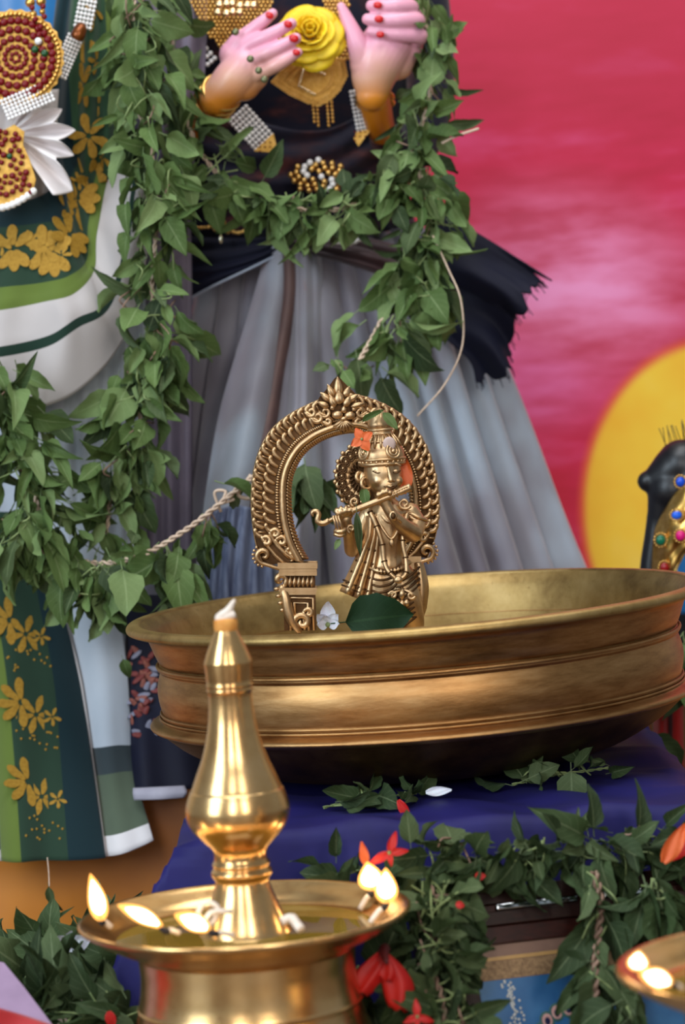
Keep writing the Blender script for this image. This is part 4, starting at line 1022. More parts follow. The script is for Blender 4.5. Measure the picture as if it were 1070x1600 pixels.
# ================================================================== cast brass arch and flute player in the bowl
FD = 2.275; FK = FD / FPX
def F(x, y, d=0.0): return P(x, y, FD - d)
FLOOR_B = RZ - 245 * SB            # inner floor of the bowl
fg = thing('brass_figurine', 'cast brass flute player under an ornate arch, standing in the bowl', 'figurine', V((F(560, 900).x, FD, FLOOR_B)))
BR, DK = M['idol_brass'], M['idol_dark']
AY = math.radians(7)                # the arch turns a little to the right
def A(x, y, d=0.0):
    """point on the arch plane (d metres proud of it)"""
    return P(x, y, FD + 0.012 + (x - 540) * FK * math.tan(AY) - d)
outer = [(411, 884), (399, 850), (393, 810), (392, 770), (396, 733), (406, 700), (424, 670), (450, 648), (480, 632), (510, 620), (540, 614), (572, 620), (606, 634), (638, 656), (662, 688), (677, 725), (685, 765), (686, 805), (680, 840), (668, 872)]
inner = [(482, 874), (468, 848), (458, 815), (455, 782), (456, 752), (464, 728), (478, 707), (497, 692), (516, 683), (534, 678), (550, 676), (568, 678), (586, 686), (604, 700), (620, 719), (632, 744), (639, 772), (640, 806), (636, 840), (622, 868)]
OV = [V((x, y, 0)) for x, y in outer]; IV = [V((x, y, 0)) for x, y in inner]
def arch2(t, s): return crm(IV, t).lerp(crm(OV, t), s)
def arch3(t, s, d):
    q = arch2(t, s); return A(q.x, q.y, d)
# cross-section: inner chamfer, smooth roll, sunken ground for the leaf rows, outer lip
sec = [(0.00, -0.010), (0.00, -0.003), (0.10, 0.0035), (0.15, 0.006), (0.21, 0.0078), (0.27, 0.006), (0.31, 0.003), (0.40, 0.0022), (0.70, 0.0022), (0.96, 0.0018), (1.0, 0.0), (1.0, -0.010)]
mb = MB(); ns = len(sec)
def aband(u, v):
    s_, d = sec[round(v * ns) % ns]
    return arch3(u, s_, d)
mb.grid(aband, 120, ns, False, True); arch_o = mb.build('arch', DK, fg)
mb = MB(); mb.grid(lambda u, v: arch3(u, 0.215 + 0.085 * math.cos(2 * PI * v), 0.0042 + 0.0042 * math.sin(2 * PI * v)), 120, 10, False, True); mb.build('smooth_roll', BR, arch_o)
mb = MB(); mb.grid(lambda u, v: arch3(u, 0.985 + 0.02 * math.cos(2 * PI * v), -0.004 + 0.006 * math.sin(2 * PI * v)), 120, 10, False, True); mb.build('outer_lip', BR, arch_o)
# fine hatching: inner chamfer and ring beside the roll
def hatch(name, n, s0, s1, d0, d1, r_, skew=0.0):
    mb = MB()
    for i in range(n):
        t_ = (i + 0.5) / n
        mb.tube([arch3(t_, s0, d0), arch3(min(1, t_ + skew), (s0 + s1) / 2, (d0 + d1) / 2 + 0.0006), arch3(min(1, t_ + skew * 2), s1, d1)], r_, 5)
    o = mb.build(name, BR, arch_o); o['kind'] = 'stuff'
hatch('inner_hatching', 120, 0.005, 0.12, -0.002, 0.004, 0.0011, 0.003)
hatch('ring_hatching', 150, 0.315, 0.395, 0.003, 0.0028, 0.0009)
# two rows of curled leaves round the arch
def comma(name, t0, s0, s1, dt, parent, up):
    """a curled leaf: stalk from s0 curving to a knob near s1"""
    mb = MB()
    path = [(t0, s0), (t0 + dt * 0.1 * up, s0 + (s1 - s0) * 0.35), (t0 + dt * 0.25 * up, s0 + (s1 - s0) * 0.75), (t0 + dt * 0.6 * up, s1), (t0 + dt * 0.85 * up, s0 + (s1 - s0) * 0.86)]
    pts = crs([arch3(min(1, max(0, a)), b_, 0.0034) for a, b_ in path], 9)
    mb.tube(pts, [0.0011, 0.0015, 0.0018, 0.0020, 0.0021, 0.0020, 0.0020, 0.0023, 0.0014], 7)
    return mb.build(name, BR, parent)
N1, N2 = 38, 42
for i in range(N1):
    t_ = 0.075 + 0.85 * i / (N1 - 1)
    if 0.44 < t_ < 0.535: continue
    comma('curled_leaf', t_, 0.42, 0.68, 0.026, arch_o, 1 if t_ < 0.5 else -1)
for i in range(N2):
    t_ = 0.065 + 0.87 * i / (N2 - 1)
    if 0.44 < t_ < 0.535: continue
    comma('curled_leaf', t_, 0.72, 0.95, 0.024, arch_o, 1 if t_ < 0.5 else -1)
    mb = MB(); mb.tube([arch3(t_ + 0.013, 0.70, 0.003), arch3(t_ + 0.013, 0.96, 0.003)], 0.0009, 5); mb.build('leaf_rib', BR, arch_o)
def spiral(c, r0, turns, a0, rad, d, sgn=1, tail=None, n=26):
    pts = []
    if tail: pts += [A(*q, d) for q in tail]
    for i in range(n):
        f = i / (n - 1); a = a0 + sgn * turns * 2 * PI * f; rr2 = r0 * (1 - f * 0.86)
        pts.append(A(c[0] + rr2 * math.cos(a), c[1] + rr2 * math.sin(a), d))
    return crs(pts, len(pts) * 2), rad
def scroll(parent, *a, name='scroll', **k):
    pts, rad = spiral(*a, **k); n = len(pts)
    return MB().tube(pts, [rad * (0.55 + 0.45 * math.sin(PI * min(1, (i + 1) / n * 1.1))) for i in range(n)], 7).build(name, BR, parent)
# scrolls at the springing of the arch, left and right
for sx, X0_ in ((1, 0), (-1, 1)):
    mir = (lambda x: x) if sx == 1 else (lambda x: 1078 - x)
    for c, r0, a0, tail in (((412, 868), 13, PI * 0.5, [(440, 890), (428, 886)]), ((416, 846), 8, PI * 1.2, [(448, 882), (430, 868)]), ((440, 846), 9, PI, [(462, 874), (446, 866)]), ((430, 834), 8, PI, [(452, 872), (432, 852)]), ((455, 862), 7, PI, [(474, 878), (462, 874)])):
        scroll(arch_o, (mir(c[0]), c[1] - (6 if sx == -1 else 0)), r0, 1.1, a0 if sx == 1 else PI - a0, 0.0024, 0.004, sx, [(mir(x), y - (6 if sx == -1 else 0)) for x, y in tail])
    for k in range(7):
        a = PI * (0.55 + 0.12 * k); x, y = 412 + 17 * math.cos(a), 868 - (6 if sx == -1 else 0) + 17 * math.sin(a)
        MB().ell(A(mir(x), y, 0.002), (2.6 * FK, 2.6 * FK, 2.6 * FK), None, 8, 6).build('bead', BR, arch_o)
# lion-mask finial with a crest of leaves
fin = MB().prism([A(x, y, 0.003) for x, y in ((492, 640), (498, 622), (512, 606), (522, 592), (528, 587), (536, 596), (552, 612), (566, 624), (574, 644), (560, 666), (535, 676), (510, 668))], (0, 0.010, 0)).build('finial', DK, fg, smooth=False)
def drop(parent, base, tip, w_, d=0.006, name='crest_leaf', th=0.0024):
    a, b_ = A(*base, d), A(*tip, d); L = (b_ - a); R = frame_from(L, V((0, -1, 0)))
    mb = MB()
    mb.grid(lambda u, v: a + R @ V((w_ * FK * math.sin(PI * v ** 0.7) ** 0.8 * math.cos(2 * PI * u), L.length * v, th * math.sin(PI * v ** 0.7) ** 0.8 * math.sin(2 * PI * u))), 10, 8, True)
    mb.tube([a + R @ V((0, L.length * 0.08, th)), a + R @ V((0, L.length * 0.5, th * 1.25)), a + R @ V((0, L.length * 0.9, th * 0.5))], 0.0006, 5)
    return mb.build(name, BR, parent)
for b0, tp, w_ in (((529, 620), (527, 588), 7), ((522, 622), (511, 600), 6), ((537, 622), (546, 603), 6), ((517, 628), (500, 613), 6), ((543, 628), (560, 616), 6), ((514, 636), (495, 628), 5), ((548, 636), (570, 630), 5), ((530, 632), (529, 610), 8), ((524, 636), (514, 616), 6), ((538, 636), (547, 618), 6)):
    drop(fin, b0, tp, w_, 0.006 if b0[1] < 630 else 0.009)
for c, r3 in (((527, 648), (9, 7, 7)), ((546, 649), (9, 7, 7)), ((537, 640), (5, 7, 6)), ((519, 637), (4, 4, 4)), ((553, 639), (4, 4, 4)), ((537, 654), (6, 6, 4))):
    MB().ell(A(*c, 0.008), tuple(q * FK for q in r3), None, 12, 8).build('mask_lobe', BR, fin)
for k in range(7):
    a = PI * (0.22 + 0.093 * k); drop(fin, (537, 656), (537 + 24 * math.cos(a), 654 + 22 * math.sin(a)), 3.5, 0.008, 'beard_leaf', 0.0018)
for sx in (-1, 1):
    for dx, dy, r0 in ((28, 4, 9), (40, 12, 9), (50, 4, 8), (24, 18, 6)):
        scroll(fin, (536 + sx * dx, 640 + dy), r0, 1.2, 0 if sx == 1 else PI, 0.0019, 0.006, sx, [(536 + sx * (dx - 14), 640 + dy + 12)])
# carved pillars under the arch
def pillar(xl, xr, y0, name='pillar', mirror=False):
    yb = 985
    o = MB().prism([A(xl + 18, y0 + 14, 0.004), A(xr, y0 + 14, 0.004), A(xr + 2, yb, 0.004), A(xl + 20, yb, 0.004)], (0, 0.018, 0)).build(name, DK, fg, smooth=False)
    for (ya, yb2, ext, pr2) in ((y0 - 3, y0 + 3, 5, 0.010), (y0 + 5, y0 + 8, 2, 0.0085), (y0 + 10, y0 + 14, 3, 0.008), (y0 + 36, y0 + 39, 3, 0.008), (y0 + 41, y0 + 44, 1, 0.0075)):
        MB().prism([A(xl + 16 - ext, ya, pr2), A(xr + ext * 0.5, ya, pr2), A(xr + ext * 0.5, yb2, pr2), A(xl + 16 - ext, yb2, pr2)], (0, 0.020, 0)).build('cornice', BR, o, smooth=False, bevel=0.0008)
    for k in range(7):
        x = xl + 22 + k * (xr - xl - 24) / 6.5
        drop(o, (x, y0 + 34), (x + 1, y0 + 15), 3.6, 0.006, 'lotus_petal', 0.002)
    for off, dd in ((0, 0.0062), (8, 0.0062)):
        MB().tube([A(xl + 30 + off, 985, dd), A(xl + 28 + off, y0 + 50 + off, dd), A(xr - 3 - off, y0 + 50 + off, dd), A(xr - 2 - off, 985, dd)], 0.0013, 6).build('panel_edge', BR, o)
    # rearing beast in profile on the outer side
    cx = xl + 12
    body = MB()
    pts = crs([A(cx + 2, y0 + 30, 0.004), A(cx + 10, y0 + 48, 0.006), A(cx + 14, y0 + 70, 0.006), A(cx + 22, y0 + 90, 0.006), A(cx + 34, y0 + 104, 0.006)], 16)
    body.tube(pts, [0.0022 + 0.0022 * math.sin(PI * i / 15) for i in range(16)], 9); body.build('beast_body', BR, o)
    scroll(o, (cx + 2, y0 + 22), 10, 1.1, PI * 0.3, 0.0026, 0.005, -1, [(cx + 8, y0 + 44)], name='beast_head')
    scroll(o, (cx + 36, y0 + 88), 15, 1.3, PI * 0.6, 0.0030, 0.007, 1, [(cx + 18, y0 + 72)], name='beast_haunch')
    scroll(o, (cx + 46, y0 + 74), 8, 1.0, PI, 0.0022, 0.007, 1, [(cx + 40, y0 + 100)], name='beast_tail')
    for k in range(4):
        MB().ell(A(cx - 4 + k * 3, y0 + 36 + k * 11, 0.004), (5 * FK, 5 * FK, 3.2 * FK), None, 8, 6).build('mane_curl', BR, o)
pillar(424, 492, 884); pillar(588, 654, 874)
# stepped base (its lower part stands inside the bowl)
bz = F(540, 985).z
for h0, h1, hx, hy, m_ in ((FLOOR_B + 0.001, FLOOR_B + 0.05, 0.076, 0.046, DK), (FLOOR_B + 0.05, bz - 0.016, 0.070, 0.040, BR), (bz - 0.016, bz - 0.010, 0.074, 0.044, BR)):
    MB().box((F(556, 900).x, FD - 0.004, (h0 + h1) / 2), (hx, hy, (h1 - h0) / 2)).build('base_step', m_, fg, smooth=False, bevel=0.0015)

# ---------------------------------------------------------------- the flute player
GD = 0.030                          # the figure stands this far in front of the arch
def G(x, y, d=0.0): return F(x, y, GD + d)
def chain_mb(mb, ch, n=None):
    pts = [G(x, y, d) for x, y, d, r_ in ch]; rr = [V((q[3] * FK, 0, 0)) for q in ch]; n = n or 5 * len(pts)
    mb.tube(crs(pts, n), [max(1e-4, crm(rr, i / (n - 1)).x) for i in range(n)], 14)
    mb.ell(pts[0], rr[0].x, None, 12, 8); mb.ell(pts[-1], rr[-1].x, None, 12, 8)
mb = MB()
# head turned to the right, neck, torso, hips and legs
HR = Matrix.Rotation(math.radians(18), 3, 'Z')
mb.ell(G(598, 738, 0.004), (30 * FK, 31 * FK, 36 * FK), HR, 20, 14)
mb.ell(G(605, 757, 0.010), (21 * FK, 20 * FK, 22 * FK), HR, 16, 10)
mb.ell(G(593, 751, 0.015), (11 * FK, 9 * FK, 9 * FK), HR, 12, 8); mb.ell(G(622, 751, 0.013), (8 * FK, 8 * FK, 8 * FK), HR, 12, 8)
mb.ell(G(611, 773, 0.016), (8 * FK, 7 * FK, 6 * FK), HR, 12, 8)
chain_mb(mb, [(600, 770, 0, 16), (604, 796, 0, 17)])
chain_mb(mb, [(578, 806, 0, 17), (610, 806, 0, 22), (640, 802, 0, 17)])
chain_mb(mb, [(606, 812, 0.002, 34), (605, 840, 0.003, 31), (604, 866, 0.003, 27), (604, 884, 0.003, 29)])
chain_mb(mb, [(586, 826, 0.006, 20), (586, 826, 0.006, 20)]); chain_mb(mb, [(628, 824, 0.006, 18), (628, 824, 0.006, 18)])
body = mb.build('body', BR, fg, remesh=0.0010, smoothit=4)
# dhoti-wrapped hips and legs
mb = MB()
mb.ell(G(606, 905, 0.003), (38 * FK, 27 * FK, 28 * FK), None, 20, 12)
chain_mb(mb, [(592, 905, 0.004, 27), (596, 940, 0.004, 25), (604, 985, 0.0, 21)])
chain_mb(mb, [(622, 905, 0.004, 28), (634, 935, 0.006, 25), (645, 968, 0.004, 18), (646, 990, 0, 16)])
legs = mb.build('dhoti', BR, fg, remesh=0.0012, smoothit=3)
def Gline(pts, r_, name, parent, n=24, mat_=None, taper=False):
    c = crs([G(*q) for q in pts], n)
    return MB().tube(c, [r_ * (1 if not taper else 0.4 + 0.6 * math.sin(PI * (i + 0.5) / n)) for i in range(n)], 6).build(name, mat_ or BR, parent)
for k in range(9):
    y = 900 + k * 9
    Gline([(572 + k * 1.5, y, 0.012), (590, y + 6 + k, 0.0185), (608, y + 4, 0.0175), (620, y - 6, 0.018)], 0.0010, 'drape_line', legs, mat_=DK)
for k in range(9):
    y = 898 + k * 9
    Gline([(618, y + 10, 0.0185), (630, y + 8, 0.0205), (645, y - 2, 0.0165), (655, y - 12, 0.008)], 0.0010, 'drape_line', legs, mat_=DK)
# long scarf panels flaring at the left
def strip(name, rows, mat_=BR, parent=fg, amp=0.0):
    S = None
    R = [[G(*c) for c in r_] for r_ in rows]
    fn = lambda u, v: crm([crm(r_, u) for r_ in R], v) + V((0, -1, 0)) * amp * math.sin(u * PI * 3) ** 2 * v
    return MB().grid(fn, 24, 24).build(name, mat_, parent, solid=0.0022)
for xs in (((574, 806), (584, 802), (556, 872), (572, 872), (532, 924), (550, 932)), ((583, 803), (591, 800), (571, 872), (581, 874), (550, 932), (566, 938)), ((590, 800), (597, 800), (581, 874), (590, 876), (565, 938), (580, 940))):
    a, b_, c, d, e, f = xs
    s = strip('scarf_fold', [[(*a, 0.010), ((a[0] + b_[0]) / 2, a[1], 0.0135), (*b_, 0.012)], [(a[0] - 3, 838, 0.012), ((a[0] + b_[0]) / 2 - 3, 838, 0.017), (b_[0] - 3, 838, 0.014)], [(*c, 0.010), ((c[0] + d[0]) / 2, c[1], 0.016), (*d, 0.012)], [(*e, 0.008), ((e[0] + f[0]) / 2, (e[1] + f[1]) / 2, 0.017), (*f, 0.011)]])
    for q in (a, b_):
        pass
    Gline([(*b_, 0.0125), (b_[0] - 3, 838, 0.0145), (*d, 0.0128), (*f, 0.012)], 0.0009, 'scarf_edge', s, mat_=DK)
    for k in range(4):
        t_ = 0.35 + 0.13 * k; x = (c[0] + d[0]) / 2 * (1 - k / 3) + (e[0] + f[0]) / 2 * k / 3; y = c[1] + (e[1] - c[1]) * k / 3 - 14
        MB().ell(G(x, y, 0.0172), 0.0010, None, 7, 5).build('dot', DK, s)
    for k in range(2):
        y0 = e[1] - 18 + 8 * k
        Gline([(e[0] + 4 - 2 * k, y0, 0.010), ((e[0] + f[0]) / 2 + 2, y0 + 3, 0.0178), (f[0] - 1, y0 + 5, 0.0125)], 0.0007, 'hem_line', s, 8, DK)
# right-hand sash edge
s = strip('scarf_fold', [[(648, 880, 0.002), (654, 878, 0.004), (660, 880, 0.0)], [(650, 920, 0.004), (660, 918, 0.006), (668, 915, 0.0)], [(652, 970, 0.002), (658, 968, 0.004), (665, 950, 0.0)]])
# belt with ticks, tassel ornament
Gline([(572, 884, 0.010), (590, 892, 0.0185), (606, 893, 0.019), (626, 888, 0.0175), (640, 878, 0.010)], 0.0022, 'belt', fg)
for k in range(10):
    t_ = k / 9; p = crm([V((576, 886, 0.0135)), V((592, 892, 0.0205)), V((608, 893, 0.021)), V((624, 889, 0.0195))], t_)
    MB().tube([G(p.x, p.y - 4, p.z), G(p.x + 1, p.y + 4, p.z)], 0.0007, 5).build('belt_tick', DK, fg)
for sx, c in ((1, (642, 930)), (-1, (614, 930))):
    pts = [G(628, 920, 0.022)] + [G(c[0] + 7 * (1 - i / 22) * math.cos(PI * (0 if sx > 0 else 1) + sx * (i / 22) * 2.4 * PI), c[1] + 7 * (1 - i / 22) * math.sin(sx * (i / 22) * 2.4 * PI), 0.022) for i in range(22)]
    MB().tube(crs(pts, 40), 0.0014, 6).build('tassel_curl', BR, fg)
for a, b_ in (((628, 918), (628, 938)), ((622, 936), (620, 948)), ((628, 936), (628, 952)), ((634, 936), (636, 948))):
    MB().tube(crs([G(*a, 0.022), G((a[0] + b_[0]) / 2, (a[1] + b_[1]) / 2, 0.0245), G(*b_, 0.022)], 8), [0.001, 0.0015, 0.002, 0.0022, 0.0022, 0.002, 0.0015, 0.0007], 7).build('tassel_leaf', BR, fg)
# arms
mb = MB()
chain_mb(mb, [(640, 804, 0.002, 17), (650, 818, 0.006, 15), (646, 832, 0.016, 15)])
chain_mb(mb, [(646, 833, 0.017, 14.5), (630, 822, 0.026, 12.5), (612, 803, 0.032, 9), (604, 790, 0.033, 8.5)])
chain_mb(mb, [(604, 790, 0.033, 8.5), (600, 779, 0.033, 10)])
for k, (a, b_) in enumerate((((592, 782), (590, 768)), ((597, 779), (597, 764)), ((603, 777), (604, 762)), ((609, 777), (610, 766)))):
    chain_mb(mb, [(a[0], a[1] + 3, 0.034, 3.6), (a[0], a[1] - 6, 0.040, 3.4), (b_[0], b_[1] + 4, 0.0405, 3.2), (b_[0] + 1, b_[1] + 2, 0.034, 2.6)])
chain_mb(mb, [(594, 786, 0.034, 4), (586, 783, 0.036, 3.6), (580, 786, 0.033, 3)])
mb.build('arm', BR, fg, remesh=0.0008, smoothit=2)
mb = MB()
chain_mb(mb, [(574, 808, 0.0, 15), (560, 836, 0.002, 13.5), (550, 858, 0.010, 12.5)])
chain_mb(mb, [(550, 858, 0.010, 12.5), (546, 838, 0.024, 10), (542, 820, 0.033, 8)])
chain_mb(mb, [(542, 820, 0.033, 8), (540, 811, 0.034, 9)])
for a, b_ in (((530, 808), (525, 796)), ((536, 805), (532, 793)), ((542, 803), (540, 792)), ((548, 802), (547, 794))):
    chain_mb(mb, [(a[0], a[1] + 4, 0.034, 3.6), (a[0] - 1, a[1] - 3, 0.040, 3.4), (b_[0], b_[1] + 2, 0.040, 3), (b_[0] + 1, b_[1] - 1, 0.036, 2.4)])
mb.build('arm', BR, fg, remesh=0.0008, smoothit=2)
# bracelets and armlets
for c, ax, R_ in (((613, 804), (1, 0.2, 0.9), 11), ((617, 808), (1, 0.2, 0.9), 12), ((544, 824), (0.1, 0.4, 1), 10), ((545, 829), (0.1, 0.4, 1), 10.5), ((650, 812), (0.5, 0, 1), 16.5), ((651, 806), (0.5, 0, 1), 16.5)):
    dd = 0.031 if c[0] < 620 else 0.004
    ring_at('bracelet', G(*c, dd), V(ax), R_ * FK, 0.0013, BR, fg)
MB().ell(G(614, 806, 0.038), (7 * FK, 3.5 * FK, 8 * FK), None, 12, 8).build('bracelet_boss', BR, fg)
MB().ell(G(614, 806, 0.0398), (4 * FK, 2.5 * FK, 5 * FK), None, 12, 8).build('bracelet_stone', DK, fg)
# flute with a scrolled end and tassel
fl = [(513, 814, 0.036), (530, 806, 0.037), (556, 796, 0.038), (589, 783, 0.038), (616, 772, 0.037), (641, 761, 0.034)]
Gf = [G(*q) for q in fl]
flute = MB().tube(crs(Gf, 40), [3.2 * FK + (1.7 * FK) * min(1, i / 12) + (1.2 * FK if i > 33 else 0) for i in range(40)], 12).build('flute', BR, fg)
for t_ in (0.18, 0.24, 0.36, 0.78, 0.82): ring_at('flute_ring', crm(Gf, t_), Gf[-1] - Gf[0], 5.4 * FK, 0.0008, BR, flute)
for k in range(6): MB().ell(crm(Gf, 0.80 + 0.03 * k) + V((0, -5 * FK, 3 * FK)), 2.0 * FK, None, 7, 5).build('flute_bead', BR, flute)
pts = [G(514, 813, 0.036), G(504, 818, 0.036), G(496, 814, 0.036)] + [G(491 + 7 * (1 - 0.75 * i / 14) * math.cos(0.5 - i / 14 * 4.8), 803 + 6.5 * (1 - 0.75 * i / 14) * math.sin(0.5 - i / 14 * 4.8), 0.036) for i in range(15)]
MB().tube(crs(pts, 44), [4.6 * FK - 1.8 * FK * i / 43 for i in range(44)], 9).build('scroll_end', BR, flute)
for k in range(3):
    MB().tube(crs([G(520 + k * 4, 806, 0.042), G(523 + k * 4.3, 816, 0.043), G(526 + k * 4.6, 828, 0.041)], 8), 1.9 * FK, 6).build('tassel_strand', BR, flute)
MB().tube(crs([G(523, 829, 0.040), G(531, 831, 0.043), G(540, 829, 0.041)], 8), 3.6 * FK, 8).build('tassel_cap', BR, flute)
MB().tube(crs([G(522, 834, 0.040), G(531, 837, 0.042), G(540, 834, 0.040)], 8), 3.0 * FK, 8).build('tassel_cap', BR, flute)
for c, r0 in (((554, 784), 7), ((549, 826), 7)):
    pts = [G(c[0] + r0 * (1 - 0.8 * i / 18) * math.cos(PI * 0.6 + i / 18 * 7), c[1] + r0 * (1 - 0.8 * i / 18) * math.sin(PI * 0.6 + i / 18 * 7), 0.037) for i in range(19)]
    MB().tube(crs(pts, 36), 2.2 * FK, 7).build('scarf_curl', BR, fg)
# long flower garland and necklaces of the figure (cast on)
gp = [(578, 800, 0.014), (588, 822, 0.0195), (597, 850, 0.0205), (600, 876, 0.0215), (608, 894, 0.0245), (622, 905, 0.025), (634, 896, 0.0235), (634, 874, 0.0205), (629, 848, 0.0195), (632, 822, 0.017), (636, 802, 0.012)]
gs_ = crs([G(*q) for q in gp], 60)
gar = MB().tube(gs_, 3.6 * FK, 8).build('cast_garland', BR, fg)
for k in range(0, 60, 6): ring_at('garland_band', gs_[k], gs_[min(59, k + 1)] - gs_[max(0, k - 1)], 3.9 * FK, 0.0006, DK, gar, 16)
MB().ell(G(622, 906, 0.0275), (7 * FK, 4 * FK, 6 * FK), None, 10, 8).build('garland_knot', BR, gar)
Gline([(588, 806, 0.0155), (598, 826, 0.0185), (611, 842, 0.019), (622, 828, 0.0185), (628, 808, 0.0155)], 0.0013, 'necklace', fg)
Gline([(592, 800, 0.0135), (602, 812, 0.0185), (612, 816, 0.0185), (622, 806, 0.0165)], 0.0015, 'necklace', fg)
MB().ell(G(612, 848, 0.0195), (4 * FK, 2.6 * FK, 6.5 * FK), None, 10, 8).build('necklace_pendant', BR, fg)
# face
for x, y, sx in ((590, 735, 1), (619, 735, 0.8)):
    d0 = 0.0185 if x < 600 else 0.0175
    e = MB().ell(G(x, y + 1, d0 - 0.0015), (6.6 * FK * sx, 3 * FK, 3.4 * FK), HR, 12, 8).build('eyelid', BR, fg)
    Gline([(x - 8 * sx, y + 1, d0 - 0.0008), (x - 2, y + 4, d0 + 0.0008), (x + 4 * sx, y + 3.4, d0 + 0.0006), (x + 8 * sx, y, d0 - 0.001)], 0.00055, 'eye_line', fg, 12, DK)
    Gline([(x - 10 * sx, y - 6, d0 - 0.001), (x - 1, y - 11, d0 + 0.0003), (x + 9 * sx, y - 7, d0 - 0.0005)], 0.0008, 'eyebrow', fg, 12)
mb = MB(); chain_mb(mb, [(606, 730, 0.0185, 2.6), (609, 742, 0.0205, 3.2), (611, 750, 0.0215, 4.0)]); mb.ell(G(606, 752, 0.0185), 3 * FK); mb.ell(G(615.5, 751, 0.0185), 2.8 * FK)
mb.build('nose', BR, fg, remesh=0.0006, smoothit=2)
Gline([(600, 760, 0.0192), (605, 762.5, 0.0208), (610, 763, 0.0215), (616, 761.5, 0.0205), (620, 759, 0.0185)], 0.0007, 'mouth_line', fg, 12, DK)
Gline([(602, 765.5, 0.0192), (610, 768, 0.0208), (617, 764.5, 0.0188)], 0.0011, 'lower_lip', fg, 10, None, True)
Gline([(602, 760, 0.0195), (607, 759, 0.0210), (610, 760, 0.0214), (613, 758.6, 0.0208), (618, 759, 0.019)], 0.0010, 'upper_lip', fg, 12, None, True)
MB().tube([G(603, 722, 0.0195), G(604, 729, 0.0202)], 0.0008, 6).build('brow_mark', BR, fg)
# ears with ring earrings
for c, dd in (((563, 745), 0.004), ((573, 755), 0.008)):
    ring_at('ear_ring' if c[1] > 750 else 'ear', G(*c, dd), V((0.45, -1, 0.1)), (7 if c[1] < 750 else 9) * FK, 0.0016, BR, fg, 22)
MB().ell(G(568, 748, 0.004), (8 * FK, 5 * FK, 12 * FK), None, 12, 8).build('ear', BR, fg)
MB().ell(G(576, 772, 0.009), (3.4 * FK, 3.4 * FK, 6 * FK), None, 10, 8).build('earring_drop', BR, fg)
pts = [G(632 + 10 * (1 - 0.7 * i / 18) * math.cos(0.4 + i / 18 * 7.2), 787 + 9 * (1 - 0.7 * i / 18) * math.sin(0.4 + i / 18 * 7.2), 0.012) for i in range(19)]
MB().tube(crs(pts, 40), 2.6 * FK, 7).build('shoulder_curl', BR, fg)
# crown
def cring(y, cx, R_, r_, dz, name='crown_band'):
    return ring_at(name, G(cx, y, 0.004), V((0.02, -0.12, 1)), R_ * FK, r_ * FK, BR, fg)
cr = MB(); ck = G(597, 724, 0.002)
cr.lathe([(q.x * FK, q.y * FK) for q in crs([V((33, -2, 0)), V((35, 8, 0)), V((34, 20, 0)), V((27, 32, 0)), V((20, 42, 0)), V((17, 52, 0)), V((19, 60, 0)), V((16, 70, 0)), V((11, 80, 0)), V((4, 85, 0)), V((0.3, 86, 0))], 40)], ck, 32)
crown = cr.build('crown', BR, fg)
for dy, R_, r_ in ((0, 34, 3.2), (7, 35.5, 2.4), (34, 26, 2.2), (52, 18, 2.4), (46, 18.5, 2.0)):
    ring_at('crown_band', ck + V((0, 0, dy * FK)), V((0, 0, 1)), R_ * FK, r_ * FK, BR, crown)
for an, nm in ((-0.95, 1), (0.55, 1)):
    for R_ in (11, 6.5): ring_at('crown_boss', ck + V((33.5 * FK * math.sin(an), -33.5 * FK * math.cos(an), 19 * FK)), V((math.sin(an), -math.cos(an), 0.25)), R_ * FK, 0.0014, BR, crown, 24)
    MB().ell(ck + V((34 * FK * math.sin(an), -34 * FK * math.cos(an), 19 * FK)), 4 * FK, None, 10, 8).build('crown_boss', BR, crown)
for k in range(13):
    an = -1.5 + k * 0.25
    MB().ell(ck + V((35 * FK * math.sin(an), -35 * FK * math.cos(an), 3.5 * FK)), (2.6 * FK, 2 * FK, 2.6 * FK), None, 8, 6).build('crown_bead', BR, crown)
for k in range(9):
    an = -1.3 + k * 0.32; p0 = ck + V((32 * FK * math.sin(an), -32 * FK * math.cos(an), 26 * FK)); p1 = ck + V((18 * FK * math.sin(an), -18 * FK * math.cos(an), 46 * FK))
    MB().tube([p0, (p0 + p1) / 2 + V((0.001 * math.sin(an), -0.002 * math.cos(an), 0)), p1], 2.0 * FK, 6).build('crown_rib', BR, crown)
for k in range(6):
    an = -1.2 + k * 0.45; MB().tube([ck + V((18 * FK * math.sin(an), -18 * FK * math.cos(an), 56 * FK)), ck + V((12 * FK * math.sin(an), -12 * FK * math.cos(an), 78 * FK))], 1.8 * FK, 6).build('crown_rib', BR, crown)
